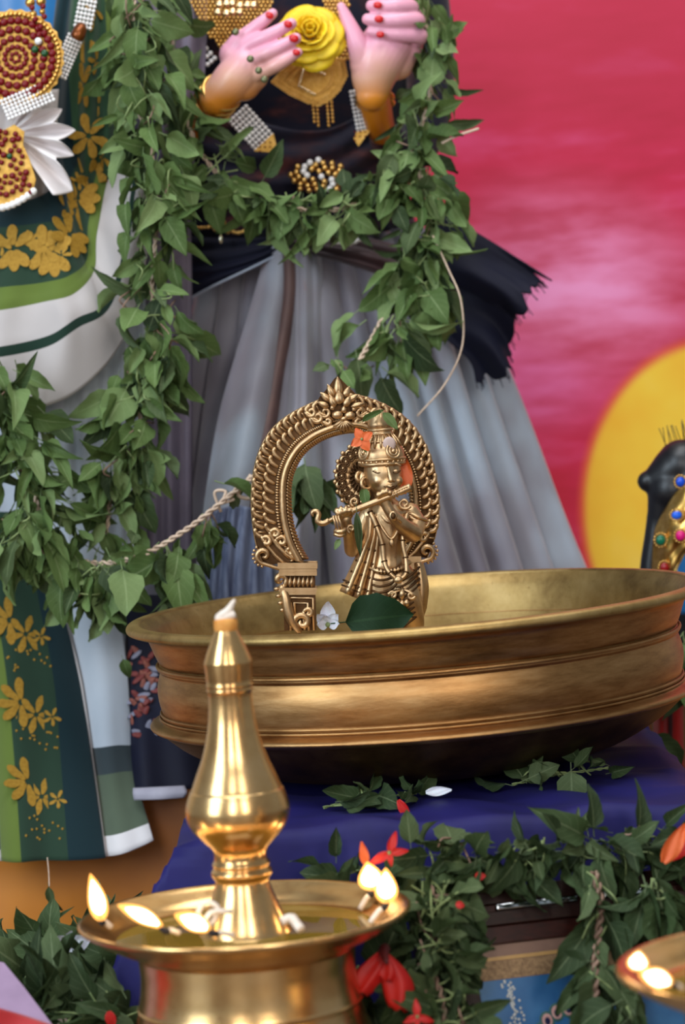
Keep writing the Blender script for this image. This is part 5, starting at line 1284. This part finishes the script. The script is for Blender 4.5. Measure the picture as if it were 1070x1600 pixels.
# peacock fan behind the head
fc = (566, 745)
hl = MB()
nf = 40
def PF(r_, a, d=0.0): return G(fc[0] + r_ * math.cos(a) * 0.92, fc[1] + r_ * math.sin(a) * 1.12, -0.012 + d)
halo = MB().prism([PF(45 + 2 * abs(math.sin(i * PI / nf * 11)), 2 * PI * i / nf) for i in range(nf)], (0, 0.004, 0)).build('feather_fan', DK, fg, smooth=False)
for k in range(11):
    a = PI * 0.52 + k * PI * 0.098
    qd = (PF(40, a) - PF(20, a)); Rq = frame_from(qd, V((0, -1, 0)))
    MB().ell(PF(33, a, 0.0012), (8.2 * FK, 14 * FK, 0.0016), Rq, 14, 6).build('feather', BR, halo)
    for rr2, wv in ((35, 7.5), (35, 4.2)):
        c = [PF(rr2 + wv * math.cos(q) * 0.95, a + wv * math.sin(q) / rr2 * 0.9, 0.0030) for q in [2 * PI * i / 14 for i in range(15)]]
        MB().tube(c, 0.0008, 5).build('feather_eye', DK, halo)
    MB().ell(PF(35, a, 0.0032), 0.0012, None, 8, 6).build('feather_pupil', BR, halo)
    MB().tube([PF(14, a, 0.002), PF(23, a, 0.0025)], 0.0008, 5).build('feather_quill', DK, halo)
    MB().ell(PF(47, a + 0.13, 0.001), 0.0018, None, 8, 6).build('edge_bead', BR, halo)

# offerings laid on the figurine and in the bowl
petal_o = m_plain('orange_petal', srgb(206, 84, 30), srgb(228, 112, 52), 60, 0.55, sub=0.1)
petal_w = m_plain('white_petal', srgb(214, 212, 222), srgb(238, 238, 244), 40, 0.5, sub=0.15)
petal_r = m_plain('red_petal', srgb(176, 14, 14), srgb(206, 30, 22), 40, 0.55, sub=0.1)
def petal_mesh(name, mat_, wd, curl):
    mb = MB()
    mb.grid(lambda u, v: V(((u - 0.5) * 2 * wd * math.sin(PI * (0.06 + 0.86 * v) ** 0.8) , v, curl * v * v + 0.10 * (u - 0.5) ** 2 * 4 * v + 0.03 * math.sin(u * 9 + v * 5))), 9, 8)
    return mb.mesh(name, mat_)
PM = {'o': petal_mesh('petal', petal_o, 0.42, -0.3), 'w': petal_mesh('petal', petal_w, 0.30, 0.3), 'r': petal_mesh('petal', petal_r, 0.40, -0.35)}
def bloom(name, label, px, py, D, key, dirs, L, cat='flower', group=None, pistil=None, wf=1.0):
    """dirs: list of (angle in the picture, tilt towards viewer, length factor)"""
    c = P(px, py, D); th = thing(name, label, cat, c, group)
    for a, tl, q in dirs:
        d = V((math.cos(a), -tl, math.sin(a))); R = frame_from(d, V((0, -1, 0.1)) + d * 0.01)
        link('petal', PM[key], th, c, R, (L * q * wf, L * q, L * q))
    MB().ell(c + V((0, -0.0008, 0)), L * 0.12, None, 8, 6).build('flower_centre', pistil or M['cord_green'], th)
    return th
def pet1(label, px, py, D, key, a, tl, L, wf=1.0, name='loose_petal', nrm=V((0, -1, 0.15))):
    d = V((math.cos(a), -tl, math.sin(a))); R = frame_from(d, nrm)
    o = link(name, PM[key], None, P(px, py, D), R, (L * wf, L, L)); tag(o, label, 'petal'); return o
bloom('ixora_flower', 'orange four-petalled flower tucked beside the brass crown', 565, 686, FD - GD - 0.024, 'o', [(0.5, 0.3, 1), (2.0, 0.2, 1), (3.6, 0.3, 1), (5.2, 0.3, 1.1)], 0.0095)
pet1('orange and pink petal on the right of the brass face', 629, 772, FD - GD - 0.004, 'o', 1.5, 0.1, 0.031, 0.62)
sand = m_plain('sandal_paste', srgb(196, 170, 160), srgb(214, 190, 182), 80, 0.8)
tag(MB().ell(G(608, 694, 0.0175), (10 * FK, 3.2 * FK, 12 * FK), Matrix.Rotation(0.3, 3, 'X'), 14, 10).build('sandalwood_dab', sand), 'pale dab of sandalwood paste on the front of the brass crown', 'paste dab')
rl = random.Random(77)
def one_leaf(label, px, py, D, a, tl, L, var, key='leaf_bright', nrm=V((0, -1, 0.2)), name='basil_leaf', wf=1.0):
    me = LEAVES[key][var]; d = V((math.cos(a), -tl, math.sin(a))); R = frame_from(d, nrm)
    o = link(name, me, None, P(px, py, D), R, (L * wf, L, L)); return tag(o, label, 'leaf')
one_leaf('curled green leaf draped over the tip of the brass crown', 566, 658, FD - GD - 0.014, 0.45, 0.1, 0.020, 8)
one_leaf('small leaf hanging right of the crown tip', 598, 645, FD - GD - 0.018, -0.9, 0.05, 0.018, 2)
one_leaf('small leaf under the orange flower on the crown', 566, 690, FD - GD - 0.022, -1.3, 0.3, 0.009, 0)
one_leaf('leaf behind the flute at the neck of the brass figure', 568, 762, FD - GD - 0.010, -1.5, 0.2, 0.017, 0)
one_leaf('wilted leaf sprig hanging from the flute', 557, 800, FD - GD - 0.044, -1.55, 0.0, 0.036, 8, 'leaf_dark', wf=0.7)
one_leaf('leaf tip peeping under the flute tassel', 531, 842, FD - GD - 0.030, -2.1, 0.0, 0.010, 0)
LEAVES['betel'] = [leaf_mesh('betel_leaf', m_leaf('betel_leaf', srgb(30, 58, 34), srgb(36, 66, 38), srgb(42, 72, 42), srgb(52, 84, 50)), 0.47, 0.08, 0.1, 3)]
one_leaf('broad dark green leaf lying in the bowl before the figure', 540, 972, FD - 0.075, 0.06, 0.0, 0.054, 0, 'betel', V((-0.1, -1, 0.25)), 'betel_leaf', 0.76)
bloom('white_flower', 'white flower lying in the bowl left of the broad leaf', 512, 976, FD - 0.07, 'w', [(1.5, 0.2, 1.15), (0.75, 0.5, 0.9), (2.3, 0.5, 0.9), (3.0, 0.8, 0.8), (0.1, 0.7, 0.8), (1.9, 0.6, 0.7)], 0.018)
# ================================================================== leaf garlands
garland('leaf_garland', 'thick garland of basil leaves hanging between the two statues', [(212, -40, 2.56), (206, 60, 2.55), (212, 150, 2.545), (236, 240, 2.54), (246, 330, 2.54), (238, 430, 2.535), (240, 520, 2.53), (226, 600, 2.525), (212, 680, 2.52), (180, 740, 2.52), (165, 840, 2.52)],
        290, 0.031, 0.030, 1, down=1.0, stems=0.3)
garland('leaf_garland', 'garland of basil leaves looped round the navy blouse under the hands', [(262, -30, 2.62), (268, 60, 2.61), (282, 150, 2.61), (312, 235, 2.605), (362, 290, 2.60), (430, 318, 2.60), (500, 330, 2.595), (560, 318, 2.60), (610, 290, 2.60), (640, 240, 2.61), (664, 180, 2.62), (676, 110, 2.63), (664, 40, 2.64), (650, -30, 2.65)],
        285, 0.023, 0.027, 2, down=0.7, stems=0.15)
garland('leaf_garland', 'drooping bunch of basil leaves at the right hip over the sash', [(652, 260, 2.60), (672, 330, 2.60), (655, 400, 2.60), (660, 440, 2.60), (630, 470, 2.60)], 110, 0.026, 0.029, 3, down=1.1, stems=0.25)
garland('leaf_garland', 'swag of basil leaves sagging at the lower left, running onto bare cord behind the arch', [(-30, 560, 2.50), (10, 640, 2.50), (40, 720, 2.495), (62, 800, 2.49), (100, 862, 2.485), (150, 880, 2.485), (220, 868, 2.465), (290, 828, 2.46), (340, 790, 2.465), (392, 748, 2.475), (450, 715, 2.50), (505, 650, 2.53), (550, 582, 2.55), (578, 535, 2.57), (606, 482, 2.59), (626, 446, 2.60)],
        190, 0.030, 0.031, 4, down=1.0, stems=0.15, cord_r=0.0018, where=lambda t: 1.0 if t < 0.27 else (0.10 if 0.36 < t < 0.55 else (0.2 if 0.80 < t < 0.9 else 0.0)))
def bunch(name, label, px, py, D, n, spr, size, seed, key='leaf_bright', down=1.2, **k):
    return garland(name, label, [(px - 6, py - 12, D), (px, py, D - 0.004), (px + 4, py + 14, D)], n, spr, size, seed, key, 'leaf sprig', cord='cord_green', cord_r=0.0009, down=down, **k)
bunch('basil_sprig', 'leaf bunch hanging from the cord just left of the arch', 265, 865, 2.475, 22, 0.018, 0.034, 5)
bunch('basil_sprig', 'long-stalked leaf bunch hanging on the cord nearest the arch', 322, 815, 2.478, 14, 0.014, 0.028, 6)
bunch('basil_sprig', 'leaf bunch seen through the brass arch', 474, 745, 2.49, 16, 0.016, 0.030, 7, 'leaf_dark')
bunch('basil_sprig', 'leaf bunch below the knot of cord at the right hip', 622, 512, 2.575, 20, 0.014, 0.036, 8)
bunch('basil_sprig', 'leaf bunch hanging low over the white cloth at left', 150, 905, 2.48, 34, 0.026, 0.033, 9)
bunch('basil_sprig', 'small leaves above the tip of the brass arch', 530, 574, 2.52, 6, 0.008, 0.020, 10, down=0.4)
bunch('basil_sprig', 'leaf bunch on the left edge over the green border panel', 30, 830, 2.475, 30, 0.028, 0.034, 11)
# loose strings
def string(label, pts, r_=0.0009, mat_='cord'):
    o = MB().tube(crs([P(*q) for q in pts], 40), r_, 6).build('string', M[mat_]); return tag(o, label, 'string')
string('thin loose string curving down beside the navy sash', [(676, 368, 2.585), (700, 420, 2.575), (720, 470, 2.57), (722, 540, 2.57), (695, 600, 2.56), (652, 650, 2.555)])
string('dry stalk sticking out right of the leaf garland before the backdrop', [(690, 224, 2.60), (715, 212, 2.60), (748, 201, 2.60)], 0.0012)
string('white thread looped behind the left rim of the arch', [(392, 742, 2.48), (372, 772, 2.475), (392, 778, 2.48), (398, 760, 2.48)], 0.0018)
string('short knotted thread at the bend of the cord', [(345, 800, 2.472), (335, 770, 2.47), (352, 768, 2.47), (348, 785, 2.468), (366, 780, 2.47)], 0.0014)

# ---------------------------------------------------------------- greenery on and around the picture frame
garland('leaf_garland', 'garland of wilted leaves along the top of the picture frame', [(640, 1340, 1.955), (700, 1344, 1.95), (760, 1338, 1.945), (840, 1328, 1.95), (920, 1322, 1.96), (1000, 1316, 1.97), (1085, 1312, 1.975)], 150, 0.013, 0.026, 31, 'leaf_dark', down=0.45, out=0.4, stems=0.12, cord=None, base=V((FO.x + 0.06, 1.96, 0.15)))
garland('leaf_garland', 'thick tangle of wilted leaves hanging at the left end of the frame', [(672, 1385, 1.925), (690, 1440, 1.91), (672, 1500, 1.89), (690, 1560, 1.87), (700, 1640, 1.85)], 150, 0.021, 0.024, 32, 'leaf_dark', down=0.5, stems=0.4, cord='cord_brown', base=V((FO.x - 0.02, 1.87, 0)))
garland('leaf_garland', 'narrow strand of leaves hanging over the middle of the picture', [(928, 1362, 1.935), (938, 1410, 1.925), (935, 1450, 1.915), (930, 1500, 1.90), (930, 1560, 1.88), (936, 1630, 1.86)], 36, 0.010, 0.034, 33, 'leaf_dark', down=1.2, stems=0.3, cord='cord_brown', cord_r=0.0022, base=V((FO.x + 0.09, 1.88, 0)))
bunch('basil_sprig', 'leaf bunch hanging at the right end of the frame', 1026, 1385, 1.935, 26, 0.017, 0.032, 34, 'leaf_dark')
bunch('basil_sprig', 'leaves behind the corner lamp under the picture', 985, 1585, 1.86, 14, 0.014, 0.032, 35, 'leaf_dark')
bunch('basil_sprig', 'leaves between the lamp foot and the red hibiscus', 575, 1560, 1.93, 36, 0.026, 0.030, 36, 'leaf_dark', down=0.3)
bunch('basil_sprig', 'leaves peeping over the far rim of the tall lamp dish', 545, 1378, 1.99, 14, 0.016, 0.026, 37, 'leaf_dark', down=0.1)
# heap on the floor at the lower left
garland('leaf_heap', 'heap of dark basil leaves on the floor left of the tall lamp', [(40, 1530, 2.10), (90, 1500, 2.12), (150, 1510, 2.08), (200, 1500, 2.10), (190, 1570, 2.0), (120, 1580, 1.98), (60, 1590, 1.98), (240, 1600, 1.95)], 170, 0.026, 0.033, 38, 'leaf_dark', 'leaves', cord=None, down=-0.05, out=0.5, stems=0.3, floor=0.0)
# sprigs on the blue cloth under the bowl
def sprig(label, pts, n, size, seed, key='leaf_dark', **k):
    return garland('basil_sprig', label, pts, n, 0.006, size, seed, key, 'leaf sprig', cord='cord_green', cord_r=0.0008, down=0.05, out=0.3, rnd=0.8, floor=TZ + 0.002, **k)
sprig('leafy sprig lying on the blue cloth under the left of the bowl', [(505, 1262, 2.075), (560, 1250, 2.09), (610, 1244, 2.10), (650, 1240, 2.11)], 16, 0.024, 41)
sprig('leafy sprig lying on the blue cloth under the right of the bowl', [(800, 1226, 2.12), (860, 1212, 2.13), (920, 1204, 2.14), (950, 1200, 2.15)], 15, 0.022, 42)
one_leaf('single hanging leaf on the blue cloth below the right of the bowl', 892, 1205, 2.10, -1.6, 0.25, 0.030, 3, 'leaf_dark')
bunch('basil_sprig', 'dark leaves behind the right underside of the bowl', 985, 1160, 2.50, 26, 0.022, 0.034, 43, 'leaf_dark')
bunch('basil_sprig', 'leaves at the right picture edge beside the bowl', 1074, 1010, 2.52, 22, 0.026, 0.034, 44, 'leaf_bright')
one_leaf('small leaf dangling on a thread before the orange satin', 76, 1385, 2.42, -1.45, 0.0, 0.019, 2, 'leaf_dark')
one_leaf('dark curled leaf below the dangling one before the orange satin', 80, 1408, 2.42, -0.8, 0.0, 0.014, 5, 'leaf_dark')
string('thread holding the dangling leaf before the orange satin', [(74, 1340, 2.44), (76, 1362, 2.43), (77, 1385, 2.42)], 0.0005)
one_leaf('bright leaf between the white cloth and the bowl', 192, 1030, 2.49, -1.3, 0.1, 0.018, 1)

# ================================================================== flowers
hib = thing('hibiscus_flower', 'limp red hibiscus flower on the leaves right of the lamp', 'flower', P(600, 1500, 1.865))
for pts, wd in (([(600, 1486), (590, 1505), (576, 1526), (562, 1552)], 30), ([(602, 1486), (612, 1510), (622, 1540), (622, 1578)], 31), ([(601, 1484), (604, 1500), (606, 1518), (604, 1532)], 24)):
    c = [V((x, y, 0)) for x, y in pts]
    def hp(u, v):
        q = crm(c, v); s = (u - 0.5) * 2; wv = wd * math.sin(PI * (0.08 + 0.80 * v)) ** 0.8 * (0.35 + 0.65 * v ** 0.6)
        return P(q.x + s * wv, q.y + 2.5 * math.sin(s * 6 + v * 3) * v + s * 3, 1.855 - 0.008 * (1 - s * s) * v - 0.0012 * math.sin(s * 5))
    MB().grid(hp, 15, 14).build('petal', petal_r, hib, solid=0.0006)
MB().tube(crs([P(601, 1480, 1.86), P(600, 1490, 1.85), P(604, 1506, 1.842)], 8), [0.003, 0.004, 0.004, 0.0035, 0.003, 0.0025, 0.002, 0.001], 8).build('calyx', m_plain('dark_calyx', srgb(70, 14, 18), srgb(96, 20, 22), 60, 0.6), hib)
bloom('ixora_flower', 'red four-petalled flower above the pair of flames', 608, 1332, 1.90, 'r', [(1.2, 0.1, 1.25), (3.6, 0.2, 1.3), (0.05, 0.2, 1.1), (4.8, 0.5, 0.8)], 0.0115, wf=0.55)
bloom('ixora_flower', 'small red flower at the bottom edge beside the tall lamp', 652, 1588, 1.83, 'r', [(1.6, 0.1, 1.1), (3.5, 0.2, 1), (5.9, 0.2, 1.1), (4.6, 0.4, 0.8)], 0.010, wf=0.6)
pet1('thin red petal hanging on the blue cloth below the bowl', 622, 1250, 2.06, 'r', -1.1, 0.2, 0.018, 0.5)
pet1('tiny red petal in the leaves on the frame top', 742, 1370, 1.915, 'r', 0.1, 0.3, 0.007, 1.1)
pet1('tiny red petal lower in the leaves at the frame corner', 712, 1412, 1.89, 'r', -0.3, 0.3, 0.006, 1.1)
pet1('white petal lying on the blue cloth under the bowl', 665, 1238, 2.09, 'w', 0.05, 0.1, 0.020, 0.6)
pet1('pink and orange curled petal at the right end of the frame', 1036, 1348, 1.92, 'o', 1.0, 0.2, 0.030, 0.5)
pet1('magenta edged petal behind the orange one at the right', 1046, 1342, 1.93, 'r', 0.95, 0.1, 0.030, 0.7)
pet1('brown dried petal beside the ixora above the flames', 572, 1352, 1.92, 'o', 1.7, 0.1, 0.016, 0.5)
bloom('white_flower', 'crumpled white flower on the leaf heap left of the lamp', 108, 1478, 2.02, 'w', [(3.4, 0.3, 1.2), (2.6, 0.4, 1.1), (1.3, 0.3, 0.9), (0.3, 0.3, 1.2), (4.2, 0.4, 1.0)], 0.017)
one_leaf('dark shrivelled leaf across the crumpled white flower', 104, 1462, 2.0, -0.9, 0.0, 0.020, 5, 'leaf_dark')
pet1('red petal at the bottom edge under the leaf heap', 170, 1580, 1.92, 'r', -1.4, 0.2, 0.012, 0.8)

# ================================================================== paper and cloth at the lower left corner
lil = m_plain('lilac_paper', srgb(138, 114, 142), srgb(156, 130, 160), 30, 0.7)
th = [P(-60, 1490, 1.92), P(6, 1504, 1.92), P(36, 1540, 1.90), P(90, 1612, 1.86), P(90, 1680, 1.82), P(-60, 1680, 1.82)]
tag(MB().prism(th, (0, 0.003, -0.004)).build('paper_wrapper', lil, smooth=False), 'lilac paper corner at the lower left of the picture', 'paper')
rd = m_plain('red_cloth', srgb(150, 12, 20), srgb(176, 22, 30), 20, 0.7, sheen=0.2)
o = MB().grid(lambda u, v: P(-60 + 150 * u, 1562 + 14 * u * u + 30 * u + 130 * v, 1.84 - 0.05 * v - 0.006 * math.sin(u * 7 + v * 4)), 24, 20).build('red_cloth', rd, solid=0.002)
tag(o, 'fold of bright red cloth in the lower left corner', 'cloth')

# ================================================================== small black and gold idol at the right edge
ID = 2.60; IK = ID / FPX
idl = thing('small_idol', 'small black idol with jewelled gold headdress at the right edge', 'idol', V((P(1075, 900, ID).x, ID, PLT)))
blk = m_plain('black_lacquer', srgb(14, 14, 18), srgb(24, 26, 32), 20, 0.38)
mb = MB()
def cap(ch):
    pts = [P(x, y, ID - d) for x, y, d, r_ in ch]; n = 4 * len(pts); rr = [V((q[3] * IK, 0, 0)) for q in ch]
    mb.tube(crs(pts, n), [crm(rr, i / (n - 1)).x for i in range(n)], 28); mb.ell(pts[0], rr[0].x, None, 24, 14); mb.ell(pts[-1], rr[-1].x, None, 24, 14)
cap([(1090, 735, 0, 48), (1085, 760, 0, 50), (1075, 790, 0, 44)]); cap([(1066, 728, 0, 42), (1040, 742, 0, 34), (1020, 750, 0, 22), (1012, 752, 0, 17)])
cap([(1052, 765, 0, 42), (1042, 785, 0, 32), (1034, 815, 0, 23)]); cap([(1030, 800, 0, 19), (1026, 840, 0, 20), (1020, 880, 0, 20), (1018, 930, 0, 22)])
cap([(1085, 800, -0.01, 50), (1085, 900, -0.01, 55), (1085, 1000, -0.01, 62), (1080, 1120, -0.01, 66)])
mb.build('body', blk, idl, remesh=0.0018, smoothit=8)
_gp = [[(1040, 796, 0.020), (1062, 764, 0.034), (1095, 740, 0.040), (1130, 735, 0.040)], [(1024, 830, 0.016), (1050, 825, 0.036), (1085, 820, 0.046), (1130, 815, 0.046)], [(1020, 880, 0.014), (1042, 880, 0.032), (1062, 872, 0.040), (1085, 850, 0.046)], [(1018, 935, 0.012), (1032, 935, 0.026), (1046, 932, 0.034), (1058, 925, 0.038)]]
_gr = [[P(x, y, ID - d) for x, y, d in r_] for r_ in _gp]
SG = lambda u, v: crm([crm(r_, u) for r_ in _gr], v)
gl = MB().grid(lambda u, v: SG(u, v) + V((0, -0.0015 * math.sin(u * 16) * math.sin(v * 20), 0)), 40, 40).build('gold_headdress', M['gold'], idl, solid=0.003)
def jewel(px, py, d, rx, rz, col, nm):
    j = MB().ell(P(px, py, ID - d), (rx * IK, 4 * IK, rz * IK), None, 14, 8).build(nm, m_plain(nm, col, tuple(min(1, q * 1.5) for q in col[:3]) + (1,), 60, 0.1), gl)
    for k in range(14):
        a = 2 * PI * k / 14
        MB().ell(P(px + (rx + 2.5) * math.cos(a), py + (rz + 2.5) * math.sin(a), ID - d + 0.001), 2.0 * IK, None, 6, 5).build('setting_bead', M['gold'], j)
jewel(1063, 753, 0.050, 7, 7.5, srgb(20, 70, 190), 'blue_gem'); jewel(1057, 805, 0.046, 8, 6.5, srgb(24, 90, 210), 'blue_gem')
jewel(1032, 844, 0.034, 7.5, 8, srgb(10, 96, 70), 'green_gem'); jewel(1063, 837, 0.048, 7.5, 8, srgb(200, 20, 110), 'pink_gem'); jewel(1038, 887, 0.036, 7, 8, srgb(130, 14, 20), 'red_gem')
cloth('blue_garment', [[(1070, 868, ID - 0.05), (1085, 850, ID - 0.055), (1120, 830, ID - 0.055)], [(1056, 900, ID - 0.045), (1080, 890, ID - 0.055), (1120, 880, ID - 0.055)], [(1050, 960, ID - 0.04), (1080, 960, ID - 0.055), (1120, 960, ID - 0.055)]], m_plain('idol_blue', srgb(16, 84, 140), srgb(28, 108, 168), 20, 0.5), idl, 20, 20)
r = random.Random(6); mb = MB()
for k in range(16):
    x = 1034 + k * 4.2 + r.uniform(-2, 2); mb.tube([P(x + 5, 702 - k * 1.2, ID), P(x + r.uniform(-8, 2), 668 - k + r.uniform(-6, 6), ID - 0.002)], 0.0005, 4)
o = mb.build('bristle_tuft', m_plain('dark_bristle', srgb(40, 34, 22), srgb(60, 50, 30), 60, 0.8), idl); o['kind'] = 'stuff'
skirt_m = m_cloth('red_gold_garment', [(0.0, srgb(112, 66, 24)), (0.24, srgb(140, 16, 14)), (0.50, srgb(54, 10, 12)), (0.58, srgb(150, 20, 16)), (0.72, srgb(112, 66, 24))], 'X', 500)
cloth('garment', [[(1006, 1085, ID - 0.04), (1030, 1085, ID - 0.06), (1060, 1085, ID - 0.06), (1100, 1085, ID - 0.05)], [(1004, 1160, ID - 0.04), (1030, 1160, ID - 0.062), (1060, 1160, ID - 0.062), (1104, 1160, ID - 0.05)], [(1000, 1275, ID - 0.04), (1030, 1275, ID - 0.066), (1064, 1275, ID - 0.066), (1110, 1275, ID - 0.05)]], skirt_m, idl, 50, 30, lambda u, v: 0.004 * math.sin(u * 22))
